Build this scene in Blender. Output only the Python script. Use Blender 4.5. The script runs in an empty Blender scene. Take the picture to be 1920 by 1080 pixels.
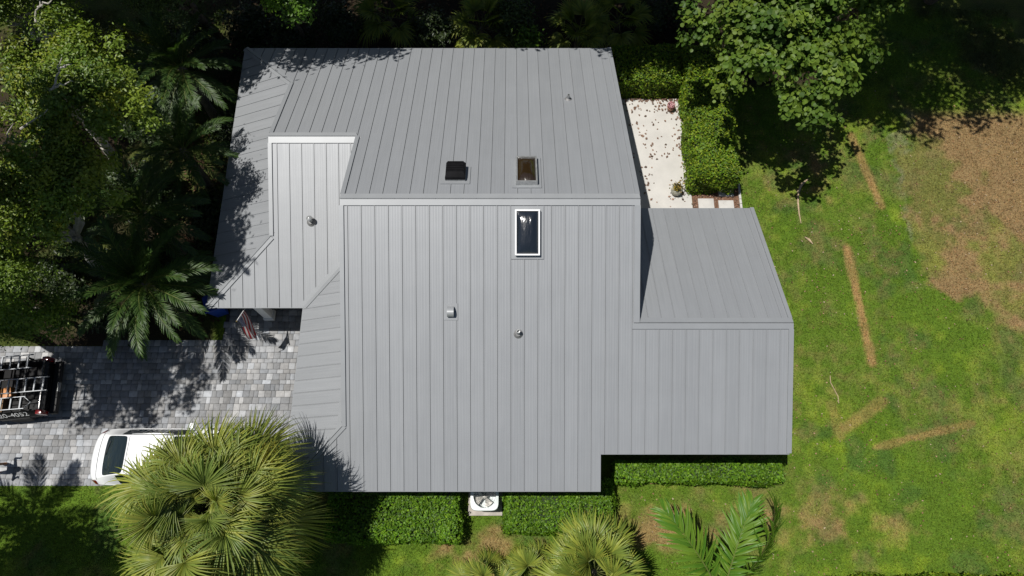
import bpy, bmesh, math, random
import numpy as np
from mathutils import Matrix, Vector

random.seed(7)
rng = np.random.default_rng(11)
R = math.radians
scene = bpy.context.scene
C = scene.collection

# ------------------------------------------------------------------ camera, sky, sun, exposure
cam_d = bpy.data.cameras.new('camera')
cam_d.sensor_width = 36.0
cam_d.lens = 24.0
cam_d.clip_end = 1000
cam = bpy.data.objects.new('camera', cam_d)
cam.location = (0, 0, 24.25)
cam.rotation_euler = (R(20.0), 0, 0)
C.objects.link(cam)
scene.camera = cam

SUN_DIR = Vector((0.336, -0.018, -1.0)).normalized()      # the way the light travels
SUN_EL = math.asin(-SUN_DIR.z)
SUN_AZ = math.atan2(-SUN_DIR.x, -SUN_DIR.y)               # compass angle of the sun, clockwise from +Y

world = bpy.data.worlds.new('World')
scene.world = world
world.use_nodes = True
wn = world.node_tree.nodes
sky = wn.new('ShaderNodeTexSky')
sky.sky_type = 'NISHITA'
sky.sun_disc = False
sky.sun_elevation = SUN_EL
sky.sun_rotation = SUN_AZ
sky.air_density = 1.0
sky.dust_density = 1.0
sky.ozone_density = 1.0
wn['Background'].inputs['Strength'].default_value = 0.05
world.node_tree.links.new(sky.outputs['Color'], wn['Background'].inputs['Color'])

sun_d = bpy.data.lights.new('sun', 'SUN')
sun_d.energy = 5.0
sun_d.angle = R(0.53)
sun_d.color = (1.0, 0.965, 0.91)
sun = bpy.data.objects.new('sun', sun_d)
sun.rotation_euler = SUN_DIR.to_track_quat('-Z', 'Y').to_euler()
sun.location = (-20, 0, 60)
C.objects.link(sun)

scene.view_settings.view_transform = 'Standard'
scene.view_settings.look = 'None'
scene.view_settings.exposure = 0.0
scene.view_settings.gamma = 1.0
scene.render.engine = 'CYCLES'
scene.cycles.max_bounces = 6
scene.cycles.transparent_max_bounces = 8

# ------------------------------------------------------------------ helpers
WM = {}                                                    # world matrix of every object that parents others


def obj(name, data, mat=None, parent=None, loc=None, rot=None, world_space=True):
    """Link one object. Children are given in world coordinates (world_space) or in the coordinates of their parent."""
    o = bpy.data.objects.new(name, data)
    C.objects.link(o)
    if mat is not None and data is not None and len(data.materials) == 0:
        data.materials.append(mat)
    if loc is not None:
        o.location = loc
    if rot is not None:
        o.rotation_euler = rot
    m = Matrix.LocRotScale(o.location, o.rotation_euler, o.scale)
    if parent is not None:
        o.parent = parent
        if world_space:
            o.matrix_parent_inverse = WM[parent.name].inverted()
            WM[o.name] = m
        else:
            WM[o.name] = WM[parent.name] @ m
    else:
        WM[o.name] = m
    return o


def thing(name, label, cat, loc=(0, 0, 0), rotz=0.0, group=None):
    o = obj(name, None, None, None, loc, (0, 0, rotz))
    tag(o, label, cat, group)
    return o


def tag(o, label=None, cat=None, group=None, kind=None):
    if label: o['label'] = label
    if cat: o['category'] = cat
    if group: o['group'] = group
    if kind: o['kind'] = kind
    return o


def mesh(name, verts, faces, smooth=False):
    me = bpy.data.meshes.new(name)
    me.from_pydata([tuple(map(float, v)) for v in verts], [], faces)
    me.validate()
    if smooth:
        me.polygons.foreach_set('use_smooth', [True] * len(me.polygons))
    me.update()
    return me


def np_mesh(name, verts, tris, col=None, smooth=False):
    """A triangle mesh from arrays, with an optional colour per vertex."""
    me = bpy.data.meshes.new(name)
    verts = np.ascontiguousarray(verts, dtype=np.float32)
    tris = np.ascontiguousarray(tris, dtype=np.int32)
    nf = len(tris)
    me.vertices.add(len(verts))
    me.vertices.foreach_set('co', verts.ravel())
    me.loops.add(nf * 3)
    me.loops.foreach_set('vertex_index', tris.ravel())
    me.polygons.add(nf)
    me.polygons.foreach_set('loop_start', np.arange(0, nf * 3, 3, dtype=np.int32))
    me.polygons.foreach_set('loop_total', np.full(nf, 3, dtype=np.int32))
    if smooth:
        me.polygons.foreach_set('use_smooth', np.ones(nf, dtype=bool))
    me.update(calc_edges=True)
    if col is not None:
        a = me.color_attributes.new('Col', 'FLOAT_COLOR', 'POINT')
        c = np.ones((len(verts), 4), dtype=np.float32)
        c[:, :3] = col
        a.data.foreach_set('color', c.ravel())
    return me


class MB:
    """Collects boxes, tubes and prisms for ONE mesh."""
    def __init__(s):
        s.v = []; s.f = []

    def add(s, vs, fs):
        n = len(s.v)
        s.v += [tuple(v) for v in vs]
        s.f += [tuple(i + n for i in f) for f in fs]
        return s

    def box(s, c, d, rz=0.0, m=None):
        hx, hy, hz = d[0] / 2, d[1] / 2, d[2] / 2
        vs = []
        for z in (-hz, hz):
            for x, y in ((-hx, -hy), (hx, -hy), (hx, hy), (-hx, hy)):
                p = Vector((x, y, z))
                if m is not None: p = m @ p
                elif rz: p = Matrix.Rotation(rz, 3, 'Z') @ p
                vs.append(p + Vector(c))
        return s.add(vs, [(3, 2, 1, 0), (4, 5, 6, 7), (0, 1, 5, 4), (1, 2, 6, 5), (2, 3, 7, 6), (3, 0, 4, 7)])

    def tube(s, pts, rad, n=8, cap=True):
        pts = [Vector(p) for p in pts]
        if not hasattr(rad, '__len__'): rad = [rad] * len(pts)
        vs, fs = [], []
        up = Vector((0, 0, 1))
        for i, p in enumerate(pts):
            t = (pts[min(i + 1, len(pts) - 1)] - pts[max(i - 1, 0)]).normalized()
            a = t.cross(up)
            if a.length < 1e-3: a = t.cross(Vector((1, 0, 0)))
            a.normalize(); b = t.cross(a)
            for k in range(n):
                q = 2 * math.pi * k / n
                vs.append(p + (a * math.cos(q) + b * math.sin(q)) * rad[i])
        for i in range(len(pts) - 1):
            for k in range(n):
                k2 = (k + 1) % n
                fs.append((i * n + k, i * n + k2, (i + 1) * n + k2, (i + 1) * n + k))
        if cap:
            fs.append(tuple(range(n))); fs.append(tuple(range((len(pts) - 1) * n, len(pts) * n))[::-1])
        return s.add(vs, fs)

    def lathe(s, prof, c=(0, 0, 0), n=20):
        vs, fs = [], []
        for r, z in prof:
            for k in range(n):
                q = 2 * math.pi * k / n
                vs.append((c[0] + r * math.cos(q), c[1] + r * math.sin(q), c[2] + z))
        for i in range(len(prof) - 1):
            for k in range(n):
                k2 = (k + 1) % n
                fs.append((i * n + k, i * n + k2, (i + 1) * n + k2, (i + 1) * n + k))
        fs.append(tuple(range(n))[::-1]); fs.append(tuple(range((len(prof) - 1) * n, len(prof) * n)))
        return s.add(vs, fs)

    def mesh(s, name, smooth=False, bevel=0.0, seg=2):
        me = mesh(name, s.v, s.f, smooth)
        bm = bmesh.new(); bm.from_mesh(me)
        bmesh.ops.recalc_face_normals(bm, faces=bm.faces)
        if bevel:
            es = [e for e in bm.edges if len(e.link_faces) == 2 and e.calc_face_angle(0) > 0.6]
            bmesh.ops.bevel(bm, geom=es, offset=bevel, segments=seg, affect='EDGES', profile=0.6)
        bm.to_mesh(me); bm.free()
        if smooth or bevel:
            me.polygons.foreach_set('use_smooth', [True] * len(me.polygons))
            try: me.set_sharp_from_angle(angle=R(40))
            except Exception: pass
        return me

    def build(s, name, mat, parent=None, smooth=False, bevel=0.0, ws=True, loc=None, rot=None):
        return obj(name, s.mesh(name, smooth, bevel), mat, parent, loc, rot, ws)


def vnoise(x, y, scale, seed):
    """Smooth value noise in 0..1 on world coordinates."""
    g = np.random.default_rng(seed).random((64, 64))
    u = np.asarray(x) / scale + 1000.37; v = np.asarray(y) / scale + 1000.71
    i = np.floor(u).astype(int); j = np.floor(v).astype(int)
    fu = u - i; fv = v - j
    fu = fu * fu * (3 - 2 * fu); fv = fv * fv * (3 - 2 * fv)
    i0, i1, j0, j1 = i % 64, (i + 1) % 64, j % 64, (j + 1) % 64
    return (g[i0, j0] * (1 - fu) + g[i1, j0] * fu) * (1 - fv) + (g[i0, j1] * (1 - fu) + g[i1, j1] * fu) * fv


def fbm(x, y, scale, seed, octv=4):
    t, a, w = 0, 1.0, 0
    for k in range(octv):
        t = t + a * vnoise(x, y, scale / 2 ** k, seed + k); w += a; a *= 0.55
    return t / w


def sstep(a, b, x):
    t = np.clip((x - a) / (b - a), 0, 1)
    return t * t * (3 - 2 * t)


# ------------------------------------------------------------------ materials
def nt(name):
    m = bpy.data.materials.new(name)
    m.use_nodes = True
    n = m.node_tree.nodes; l = m.node_tree.links
    return m, n, l, n['Principled BSDF']


def plain(name, col, rough=0.6, metal=0.0, spec=0.5, var=0.12, scale=6.0, bump=0.0, bscale=40.0, coat=0.0):
    """Base colour broken up by noise, with optional fine relief."""
    m, n, l, b = nt(name)
    tc = n.new('ShaderNodeTexCoord')
    nz = n.new('ShaderNodeTexNoise'); nz.inputs['Scale'].default_value = scale; nz.inputs['Detail'].default_value = 6
    l.new(tc.outputs['Object'], nz.inputs['Vector'])
    mr = n.new('ShaderNodeMapRange')
    mr.inputs['From Min'].default_value = 0.3; mr.inputs['From Max'].default_value = 0.7
    mr.inputs['To Min'].default_value = 1 - var; mr.inputs['To Max'].default_value = 1 + var
    l.new(nz.outputs['Fac'], mr.inputs['Value'])
    mx = n.new('ShaderNodeVectorMath'); mx.operation = 'SCALE'
    mx.inputs[0].default_value = col[:3]
    l.new(mr.outputs['Result'], mx.inputs['Scale'])
    l.new(mx.outputs['Vector'], b.inputs['Base Color'])
    b.inputs['Roughness'].default_value = rough
    b.inputs['Metallic'].default_value = metal
    b.inputs['Specular IOR Level'].default_value = spec
    if coat:
        b.inputs['Coat Weight'].default_value = coat; b.inputs['Coat Roughness'].default_value = 0.04
    if bump:
        n2 = n.new('ShaderNodeTexNoise'); n2.inputs['Scale'].default_value = bscale; n2.inputs['Detail'].default_value = 4
        l.new(tc.outputs['Object'], n2.inputs['Vector'])
        bp = n.new('ShaderNodeBump'); bp.inputs['Strength'].default_value = bump; bp.inputs['Distance'].default_value = 0.01
        l.new(n2.outputs['Fac'], bp.inputs['Height']); l.new(bp.outputs['Normal'], b.inputs['Normal'])
    return m


def leaf_mat(name, rough=0.45, spec=0.4, trans=0.25, attr=True, col=(0.1, 0.14, 0.03), tcol=(1.3, 1.5, 0.4)):
    """Leaf colour from the mesh's own colour attribute (or per object), a little light passing through."""
    m, n, l, b = nt(name)
    if attr:
        a = n.new('ShaderNodeAttribute'); a.attribute_name = 'Col'
        src = a.outputs['Color']
    else:
        oi = n.new('ShaderNodeObjectInfo')
        hs = n.new('ShaderNodeHueSaturation'); hs.inputs['Color'].default_value = (*col, 1)
        mr = n.new('ShaderNodeMapRange'); mr.inputs['To Min'].default_value = 0.7; mr.inputs['To Max'].default_value = 1.3
        l.new(oi.outputs['Random'], mr.inputs['Value']); l.new(mr.outputs['Result'], hs.inputs['Value'])
        src = hs.outputs['Color']
    l.new(src, b.inputs['Base Color'])
    b.inputs['Roughness'].default_value = rough
    b.inputs['Specular IOR Level'].default_value = spec
    t = n.new('ShaderNodeBsdfTranslucent')
    vm = n.new('ShaderNodeVectorMath'); vm.operation = 'MULTIPLY'; vm.inputs[1].default_value = tcol
    l.new(src, vm.inputs[0]); l.new(vm.outputs['Vector'], t.inputs['Color'])
    mx = n.new('ShaderNodeMixShader'); mx.inputs['Fac'].default_value = trans
    l.new(b.outputs['BSDF'], mx.inputs[1]); l.new(t.outputs['BSDF'], mx.inputs[2])
    l.new(mx.outputs['Shader'], n['Material Output'].inputs['Surface'])
    return m


def roof_mat():
    m, n, l, b = nt('roof_metal')
    uv = n.new('ShaderNodeUVMap'); uv.uv_map = 'UVMap'
    sp = n.new('ShaderNodeSeparateXYZ'); l.new(uv.outputs['UV'], sp.inputs['Vector'])
    # faint striations rolled into the pan: five to a panel
    mu = n.new('ShaderNodeMath'); mu.operation = 'MULTIPLY'; mu.inputs[1].default_value = 2 * math.pi * 5 / 0.4064
    l.new(sp.outputs['X'], mu.inputs[0])
    si = n.new('ShaderNodeMath'); si.operation = 'SINE'; l.new(mu.outputs[0], si.inputs[0])
    bp = n.new('ShaderNodeBump'); bp.inputs['Strength'].default_value = 0.38; bp.inputs['Distance'].default_value = 0.0015
    l.new(si.outputs[0], bp.inputs['Height'])
    tc = n.new('ShaderNodeTexCoord')
    nz = n.new('ShaderNodeTexNoise'); nz.inputs['Scale'].default_value = 1.3; nz.inputs['Detail'].default_value = 7
    nz.inputs['Roughness'].default_value = 0.65
    l.new(tc.outputs['Object'], nz.inputs['Vector'])
    oc = n.new('ShaderNodeTexNoise'); oc.inputs['Scale'].default_value = 0.9
    l.new(uv.outputs['UV'], oc.inputs['Vector'])
    b2 = n.new('ShaderNodeBump'); b2.inputs['Strength'].default_value = 0.25; b2.inputs['Distance'].default_value = 0.02
    l.new(oc.outputs['Fac'], b2.inputs['Height']); l.new(bp.outputs['Normal'], b2.inputs['Normal'])
    l.new(b2.outputs['Normal'], b.inputs['Normal'])
    mr = n.new('ShaderNodeMapRange')
    mr.inputs['From Min'].default_value = 0.3; mr.inputs['From Max'].default_value = 0.7
    mr.inputs['To Min'].default_value = 0.955; mr.inputs['To Max'].default_value = 1.045
    mp = n.new('ShaderNodeMapping'); mp.inputs['Scale'].default_value = (7.0, 0.35, 1.0)
    l.new(uv.outputs['UV'], mp.inputs['Vector'])
    oi = n.new('ShaderNodeObjectInfo')
    ad = n.new('ShaderNodeVectorMath'); ad.operation = 'ADD'
    l.new(mp.outputs['Vector'], ad.inputs[0]); l.new(oi.outputs['Random'], ad.inputs[1])
    sk = n.new('ShaderNodeTexNoise'); sk.inputs['Scale'].default_value = 2.0; sk.inputs['Detail'].default_value = 5
    l.new(ad.outputs['Vector'], sk.inputs['Vector'])
    av = n.new('ShaderNodeMath'); av.operation = 'ADD'; l.new(nz.outputs['Fac'], av.inputs[0]); l.new(sk.outputs['Fac'], av.inputs[1])
    hf = n.new('ShaderNodeMath'); hf.operation = 'MULTIPLY'; hf.inputs[1].default_value = 0.5; l.new(av.outputs[0], hf.inputs[0])
    l.new(hf.outputs[0], mr.inputs['Value'])
    rr_ = n.new('ShaderNodeMapRange'); rr_.inputs['From Min'].default_value = 0.35; rr_.inputs['From Max'].default_value = 0.65; rr_.inputs['To Min'].default_value = 0.42; rr_.inputs['To Max'].default_value = 0.49
    l.new(sk.outputs['Fac'], rr_.inputs['Value']); l.new(rr_.outputs['Result'], b.inputs['Roughness'])
    m2 = n.new('ShaderNodeMapRange'); m2.inputs['To Min'].default_value = 0.97; m2.inputs['To Max'].default_value = 1.03
    l.new(oi.outputs['Random'], m2.inputs['Value'])
    mm = n.new('ShaderNodeMath'); mm.operation = 'MULTIPLY'
    l.new(mr.outputs['Result'], mm.inputs[0]); l.new(m2.outputs['Result'], mm.inputs[1])
    sc = n.new('ShaderNodeVectorMath'); sc.operation = 'SCALE'; sc.inputs[0].default_value = (0.250, 0.261, 0.274)
    l.new(mm.outputs[0], sc.inputs['Scale']); l.new(sc.outputs['Vector'], b.inputs['Base Color'])
    b.inputs['Metallic'].default_value = 0.12
    return m


M = {}
M['roof'] = roof_mat()
M['trim'] = plain('trim_metal', (0.258, 0.27, 0.282), 0.4, 0.12, var=0.04, scale=2)
M['trim_light'] = plain('trim_light', (0.30, 0.312, 0.322), 0.4, 0.12, var=0.04, scale=2)
M['deck'] = plain('roof_deck', (0.02, 0.021, 0.023), 0.8)
M['stucco'] = plain('stucco', (0.62, 0.60, 0.55), 0.9, var=0.06, bump=0.4, bscale=60)
M['white'] = plain('white_paint', (0.78, 0.79, 0.79), 0.45, var=0.03)
M['black'] = plain('black_plastic', (0.006, 0.006, 0.007), 0.75, var=0.3, spec=0.15)
M['galv'] = plain('galvanised', (0.42, 0.43, 0.43), 0.4, 0.6, var=0.2, scale=12)
M['lead'] = plain('lead_boot', (0.2, 0.2, 0.2), 0.6, 0.3, var=0.2, scale=20)
M['concrete'] = plain('concrete', (0.50, 0.485, 0.455), 0.88, var=0.07, scale=1.6, bump=0.2, bscale=70)
M['stone'] = plain('stepping_stone', (0.48, 0.465, 0.44), 0.88, var=0.1, scale=3, bump=0.2, bscale=50)
M['bark'] = plain('bark', (0.11, 0.085, 0.06), 0.9, var=0.4, scale=8, bump=0.7, bscale=25)
M['pale_bark'] = plain('pale_bark', (0.36, 0.34, 0.30), 0.85, var=0.25, scale=8, bump=0.5, bscale=25)
M['palm_bark'] = plain('palm_bark', (0.17, 0.145, 0.115), 0.9, var=0.35, scale=14, bump=0.8, bscale=18)
M['stem'] = plain('petiole', (0.13, 0.15, 0.045), 0.5, var=0.2)
M['core'] = plain('dark_filler', (0.016, 0.03, 0.006), 0.9, var=0.4, scale=20)
M['leaf'] = leaf_mat('leaf')
M['leaf_glossy'] = leaf_mat('leaf_glossy', 0.5, 0.25, 0.28)
M['palm_leaf'] = leaf_mat('palm_leaf', 0.42, 0.35, 0.28)
M['coco_leaf'] = leaf_mat('coco_leaf', 0.4, 0.22, 0.28)
M['dry'] = leaf_mat('dry_leaf', 0.8, 0.2, 0.1, tcol=(1, 1, 0.9))


# ------------------------------------------------------------------ ground
def seg_d(x, y, a, b):
    ax, ay = a; bx, by = b
    dx, dy = bx - ax, by - ay
    t = np.clip(((x - ax) * dx + (y - ay) * dy) / (dx * dx + dy * dy), 0, 1)
    return np.hypot(x - ax - t * dx, y - ay - t * dy), t


STRIPS = [((12.93, 10.45), (13.08, 5.95), 0.175, 1.0), ((13.95, 15.5), (14.6, 12.3), 0.17, 0.95),
          ((12.65, 2.92), (16.2, 3.75), 0.13, 0.7), ((11.75, 3.6), (13.15, 4.5), 0.22, 0.6), ((11.35, 4.4), (11.5, 3.3), 0.2, 0.45)]


def lawn_colour(x, y):
    """Turf colours: green, yellow-green, dead straw, sand, and leafy soil darkened to deepen tree shade."""
    n1 = fbm(x, y, 3.2, 3); n2 = fbm(x, y, 1.1, 21); n3 = fbm(x, y, 0.4, 40, 3); n4 = fbm(x + 40, y, 5.0, 60, 3)
    g1 = np.array([0.086, 0.150, 0.013]); g2 = np.array([0.142, 0.210, 0.016]); g3 = np.array([0.055, 0.112, 0.019])
    straw = np.array([0.275, 0.182, 0.082]); sand = np.array([0.30, 0.265, 0.21]); shade_mould = np.array([0.035, 0.026, 0.015])
    olive = np.array([0.175, 0.155, 0.055])
    mixv = lambda a, b, t: a + (b - a) * t[..., None]
    c = mixv(np.broadcast_to(g1, x.shape + (3,)), g2, sstep(0.46, 0.66, n1 * 0.6 + n3 * 0.4))
    c = mixv(c, g3, sstep(0.52, 0.7, n2) * 0.75)
    c = mixv(c, olive, sstep(0.47, 0.66, n4 * 0.45 + n2 * 0.3 + n3 * 0.25) * 0.36)
    # worn patches in the lower middle and beside the wing
    worn = np.exp(-(((x - 4.6) / 1.7) ** 2 + ((y - 0.2) / 0.9) ** 2)) * 1.15 + np.exp(-(((x - 10.8) / 4.6) ** 2 + ((y - 0.4) / 1.6) ** 2)) * 0.72
    worn = worn + np.exp(-(((x + 1.3) / 1.7) ** 2 + ((y + 0.5) / 1.3) ** 2)) * 1.15
    worn = worn + np.exp(-(((x - 11.9) / 1.2) ** 2 + ((y - 14.6) / 1.5) ** 2)) * 0.6 + np.exp(-(((x - 12.3) / 0.7) ** 2 + ((y - 12.7) / 1.2) ** 2)) * 0.5
    w = sstep(0.45, 0.95, worn * (0.45 + 1.1 * n2) + (n3 - 0.5) * 0.7)
    sp_ = sstep(0.56, 0.66, fbm(x, y, 0.28, 150, 2)) * sstep(0.4, 0.62, n4 * 0.5 + n2 * 0.5)
    c = mixv(c, straw * 0.8, sp_ * 0.28)
    c = mixv(c, straw * 0.9, w * 0.85)
    # the big dead patch along the right-hand edge
    edge = 15.35 + (fbm(x, y, 1.3, 80) - 0.5) * 2.4 + (fbm(x, y, 0.35, 85) - 0.5) * 0.9 + np.clip(y - 10.5, -9, 9) * 0.0 + np.clip(9.4 - y, 0, 9) * 1.35 + np.clip(y - 15.0, 0, 9) * 0.35
    d = x - edge
    big = sstep(-0.35, 0.5, d + (n3 - 0.5) * 1.2)
    up = sstep(7.0, 7.6, y - (x - 18) * -0.2)
    big = big * up * (1 - sstep(16.2, 17.0, y))
    dead = big * (0.40 + 0.54 * sstep(0.42, 0.60, fbm(x, y, 1.6, 90) * 0.7 + n3 * 0.3 + np.clip(x - 17.0, -1.5, 1.5) * 0.06))
    c = mixv(c, straw * np.array([0.86, 0.86, 0.92]), dead)
    rim = np.exp(-((d - 0.02) / 0.16) ** 2) * up * (1 - sstep(16.5, 17, y)) * sstep(0.5, 0.62, fbm(x, y, 0.9, 95))
    c = mixv(c, sand * 0.8, rim * 0.4)
    for a, b, wd, k in STRIPS:
        ds, t = seg_d(x, y, a, b)
        c = mixv(c, straw * np.array([1.05, 1.03, 0.9]), k * (0.75 + 0.25 * sstep(0.38, 0.55, n3)) * (1 - sstep(wd * 0.55, wd * 1.25, ds + (n3 - 0.5) * 0.16)))
    # bare leafy soil under the trees, coloured darker to deepen their shade
    ml = np.clip(sstep(-10.6, -11.2, x) * sstep(6.35, 6.6, y) * (0.6 + 0.4 * sstep(0.4, 0.6, n1)), 0, 1)
    ml = np.maximum(ml, sstep(17.6, 18.2, y) * (1 - sstep(12.5, 15, x)) * sstep(-14, -12, x))
    ml = np.maximum(ml, sstep(13.5, 16.5, x) * sstep(16.5, 19, y) * 0.7 * sstep(0.4, 0.6, n1))
    c = mixv(c, shade_mould, ml)
    return c * (0.86 + 0.28 * n3)[..., None]


HARD = [(-30, -6.3, 1.62, 6.4), (-10.65, -6.3, 6.3, 9.6), (-10.6, 3.5, 1.8, 17.7), (3.4, 8.4, 2.5, 10.8), (4.0, 7.2, 10.6, 17.3)]      # paving and house: ground lies lower


def ground_z(x, y):
    z = (fbm(x, y, 2.2, 130, 3) - 0.5) * 0.05
    low = np.zeros_like(z, dtype=bool)
    for x0, x1, y0, y1 in HARD:
        low |= (x > x0) & (x < x1) & (y > y0) & (y < y1)
    return np.where(low, -0.06, z)


gx = np.concatenate([np.array([-160, -90, -50, -34]), np.arange(-26, 26.01, 0.1), np.array([34, 50, 90, 160])])
gy = np.concatenate([np.array([-160, -90, -40, -15]), np.arange(-6, 25.01, 0.1), np.array([34, 50, 90, 160])])
GX, GY = np.meshgrid(gx, gy)
GZ = ground_z(GX, GY)
gcol = lawn_colour(GX, GY)
nx, ny = len(gx), len(gy)
ii, jj = np.meshgrid(np.arange(nx - 1), np.arange(ny - 1))
q = (jj * nx + ii).ravel()
tris = np.concatenate([np.stack([q, q + 1, q + nx + 1], 1), np.stack([q, q + nx + 1, q + nx], 1)])


def turf_mat(name, fine):
    m, n, l, b = nt(name)
    a = n.new('ShaderNodeAttribute'); a.attribute_name = 'Col'
    ge = n.new('ShaderNodeNewGeometry')
    nz = n.new('ShaderNodeTexNoise'); nz.inputs['Scale'].default_value = 17; nz.inputs['Detail'].default_value = 8
    nz.inputs['Roughness'].default_value = 0.75
    l.new(ge.outputs['Position'], nz.inputs['Vector'])
    mr = n.new('ShaderNodeMapRange')
    mr.inputs['From Min'].default_value = 0.3; mr.inputs['From Max'].default_value = 0.7
    mr.inputs['To Min'].default_value = 1 - fine; mr.inputs['To Max'].default_value = 1 + fine
    l.new(nz.outputs['Fac'], mr.inputs['Value'])
    sc = n.new('ShaderNodeVectorMath'); sc.operation = 'SCALE'
    l.new(a.outputs['Color'], sc.inputs[0]); l.new(mr.outputs['Result'], sc.inputs['Scale'])
    l.new(sc.outputs['Vector'], b.inputs['Base Color'])
    b.inputs['Roughness'].default_value = 0.85
    b.inputs['Specular IOR Level'].default_value = 0.15
    bp = n.new('ShaderNodeBump'); bp.inputs['Strength'].default_value = 0.9; bp.inputs['Distance'].default_value = 0.05
    l.new(nz.outputs['Fac'], bp.inputs['Height']); l.new(bp.outputs['Normal'], b.inputs['Normal'])
    return m


M['turf'] = turf_mat('turf', 0.6)
M['blade'] = leaf_mat('grass_blade', 0.6, 0.2, 0.25)
ground = obj('ground', np_mesh('ground', np.stack([GX, GY, GZ], -1).reshape(-1, 3), tris, gcol.reshape(-1, 3), True), M['turf'])
tag(ground, 'green lawn with straw coloured dead strips and bare patches round the house', None, None, 'structure')


def outside_hard(x, y):
    k = np.ones(len(x), dtype=bool)
    for x0, x1, y0, y1 in HARD + [(6.9, 9.15, 10.6, 19.0)]:
        k &= ~((x > x0) & (x < x1) & (y > y0) & (y < y1))
    return k


def grass():
    N = 260000
    x = rng.uniform(-20, 22, N); y = rng.uniform(-2.5, 22, N)
    keep = outside_hard(x, y) & ((x > 2.0) | (y < 2.0) | (x < -17.5) & (y > 6.6))
    x, y = x[keep], y[keep]; N = len(x)
    z = ground_z(x, y)
    c = lawn_colour(x, y)
    V = []; T = []; K = []
    for b in range(3):
        a = rng.uniform(0, 2 * math.pi, N); h = rng.uniform(0.025, 0.06, N); ln = rng.uniform(0.02, 0.07, N); w = rng.uniform(0.006, 0.016, N)
        ox = x + rng.normal(0, 0.03, N); oy = y + rng.normal(0, 0.03, N)
        ca, sa = np.cos(a), np.sin(a)
        p0 = np.stack([ox - sa * w, oy + ca * w, z], 1); p1 = np.stack([ox + sa * w, oy - ca * w, z], 1)
        p2 = np.stack([ox + ca * ln, oy + sa * ln, z + h], 1)
        V.append(np.stack([p0, p1, p2], 1).reshape(-1, 3))
        cc = c * rng.uniform(0.5, 1.75, (N, 1)) * np.stack([rng.uniform(0.85, 1.25, N), np.ones(N), np.ones(N)], 1)
        K.append(np.repeat(cc, 3, 0))
    V = np.concatenate(V); K = np.concatenate(K)
    T = np.arange(len(V)).reshape(-1, 3)
    o = obj('grass', np_mesh('grass', V, T, K), M['blade'])
    tag(o, 'short blades of lawn grass covering the yard', 'grass', None, 'stuff')


grass()

# ------------------------------------------------------------------ house
TP = 0.4167
NRM = 1 / math.sqrt(1 + TP * TP)
house = thing('house', 'single storey house with striated grey metal roof, skylights and side wing', 'house', (-1, 9, 0))
PL = {'south': lambda x, y: 5.99 + TP * (y - 9.47), 'north': lambda x, y: 5.99 - TP * (y - 9.47),
      'porch': lambda x, y: 2.59 + TP * (y - 7.2), 'west': lambda x, y: 2.56 + TP * (x + 10.25),
      'garage': lambda x, y: 2.59 + TP * (x + 6.97), 'wing': lambda x, y: 4.56 - TP * (y - 6.04)}
NV = {'south': (0, -TP), 'north': (0, TP), 'porch': (0, -TP), 'west': (-TP, 0), 'garage': (-TP, 0), 'wing': (0, TP)}
POLY = {'south': [(-6.97, 1.31), (2.7, 1.31), (2.7, 2.37), (8.43, 2.37), (8.43, 6.04), (3.79, 6.04), (3.79, 9.47), (-5.1, 9.47), (-5.1, 3.18)],
        'north': [(3.79, 9.47), (3.79, 17.8), (-10.35, 17.8), (-8.0, 15.45), (-8.0, 12.41), (-5.1, 12.41), (-5.1, 9.47)],
        'porch': [(-10.178, 7.2), (-6.97, 7.2), (-5.02, 9.15), (-5.02, 12.41), (-8.0, 12.41), (-8.0, 9.378)],
        'west': [(-10.2, 7.2), (-7.75, 9.628), (-7.75, 15.2), (-10.35, 17.8)],
        'garage': [(-6.97, 1.31), (-4.9, 3.38), (-4.9, 9.27), (-6.97, 7.2)],
        'wing': [(3.5, 6.04), (8.43, 6.04), (8.48, 10.88), (3.5, 10.88)]}
AXIS = {'south': 0, 'north': 0, 'porch': 0, 'west': 1, 'garage': 1, 'wing': 0}
START = {'south': -2.88, 'north': -3.08, 'porch': -6.95, 'west': 11.65, 'garage': 5.93, 'wing': 5.35}
STEP = {'south': 0.4064, 'north': 0.4064, 'porch': 0.4064, 'west': 0.43, 'garage': 0.4064, 'wing': 0.4064}


def clip(poly, ax, lim, keep_less):
    out = []
    for i in range(len(poly)):
        a, b = poly[i], poly[(i + 1) % len(poly)]
        ia = (a[ax] <= lim) == keep_less or a[ax] == lim
        ib = (b[ax] <= lim) == keep_less or b[ax] == lim
        if ia: out.append(a)
        if ia != ib:
            t = (lim - a[ax]) / (b[ax] - a[ax])
            out.append((a[0] + t * (b[0] - a[0]), a[1] + t * (b[1] - a[1])))
    res = []
    for p in out:
        if not res or math.dist(p, res[-1]) > 1e-5: res.append(p)
    if len(res) > 1 and math.dist(res[0], res[-1]) < 1e-5: res.pop()
    return res


def area(p):
    return 0.5 * sum(p[i][0] * p[(i + 1) % len(p)][1] - p[(i + 1) % len(p)][0] * p[i][1] for i in range(len(p)))


def slab(key, poly, top, bot):
    """Vertices and faces of a prism lying in a roof plane."""
    if area(poly) < 0: poly = poly[::-1]
    f = PL[key]; gx_, gy_ = NV[key]
    n = len(poly)
    vs = []
    for off in (top, bot):
        for x, y in poly:
            k = off * NRM
            vs.append((x + gx_ * k, y + gy_ * k, f(x, y) + k))
    fs = [tuple(range(n)), tuple(range(n, 2 * n))[::-1]]
    for i in range(n):
        j = (i + 1) % n
        fs.append((j, i, n + i, n + j))
    return vs, fs


def shrink(poly, d, ax, lo, hi):
    return clip(clip(poly, ax, lo + d, False), ax, hi - d, True)


roof_bm = MB()
for k in POLY:
    roof_bm.add(*slab(k, POLY[k], -0.004, -0.14))
roof = roof_bm.build('roof', M['deck'], house)

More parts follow.
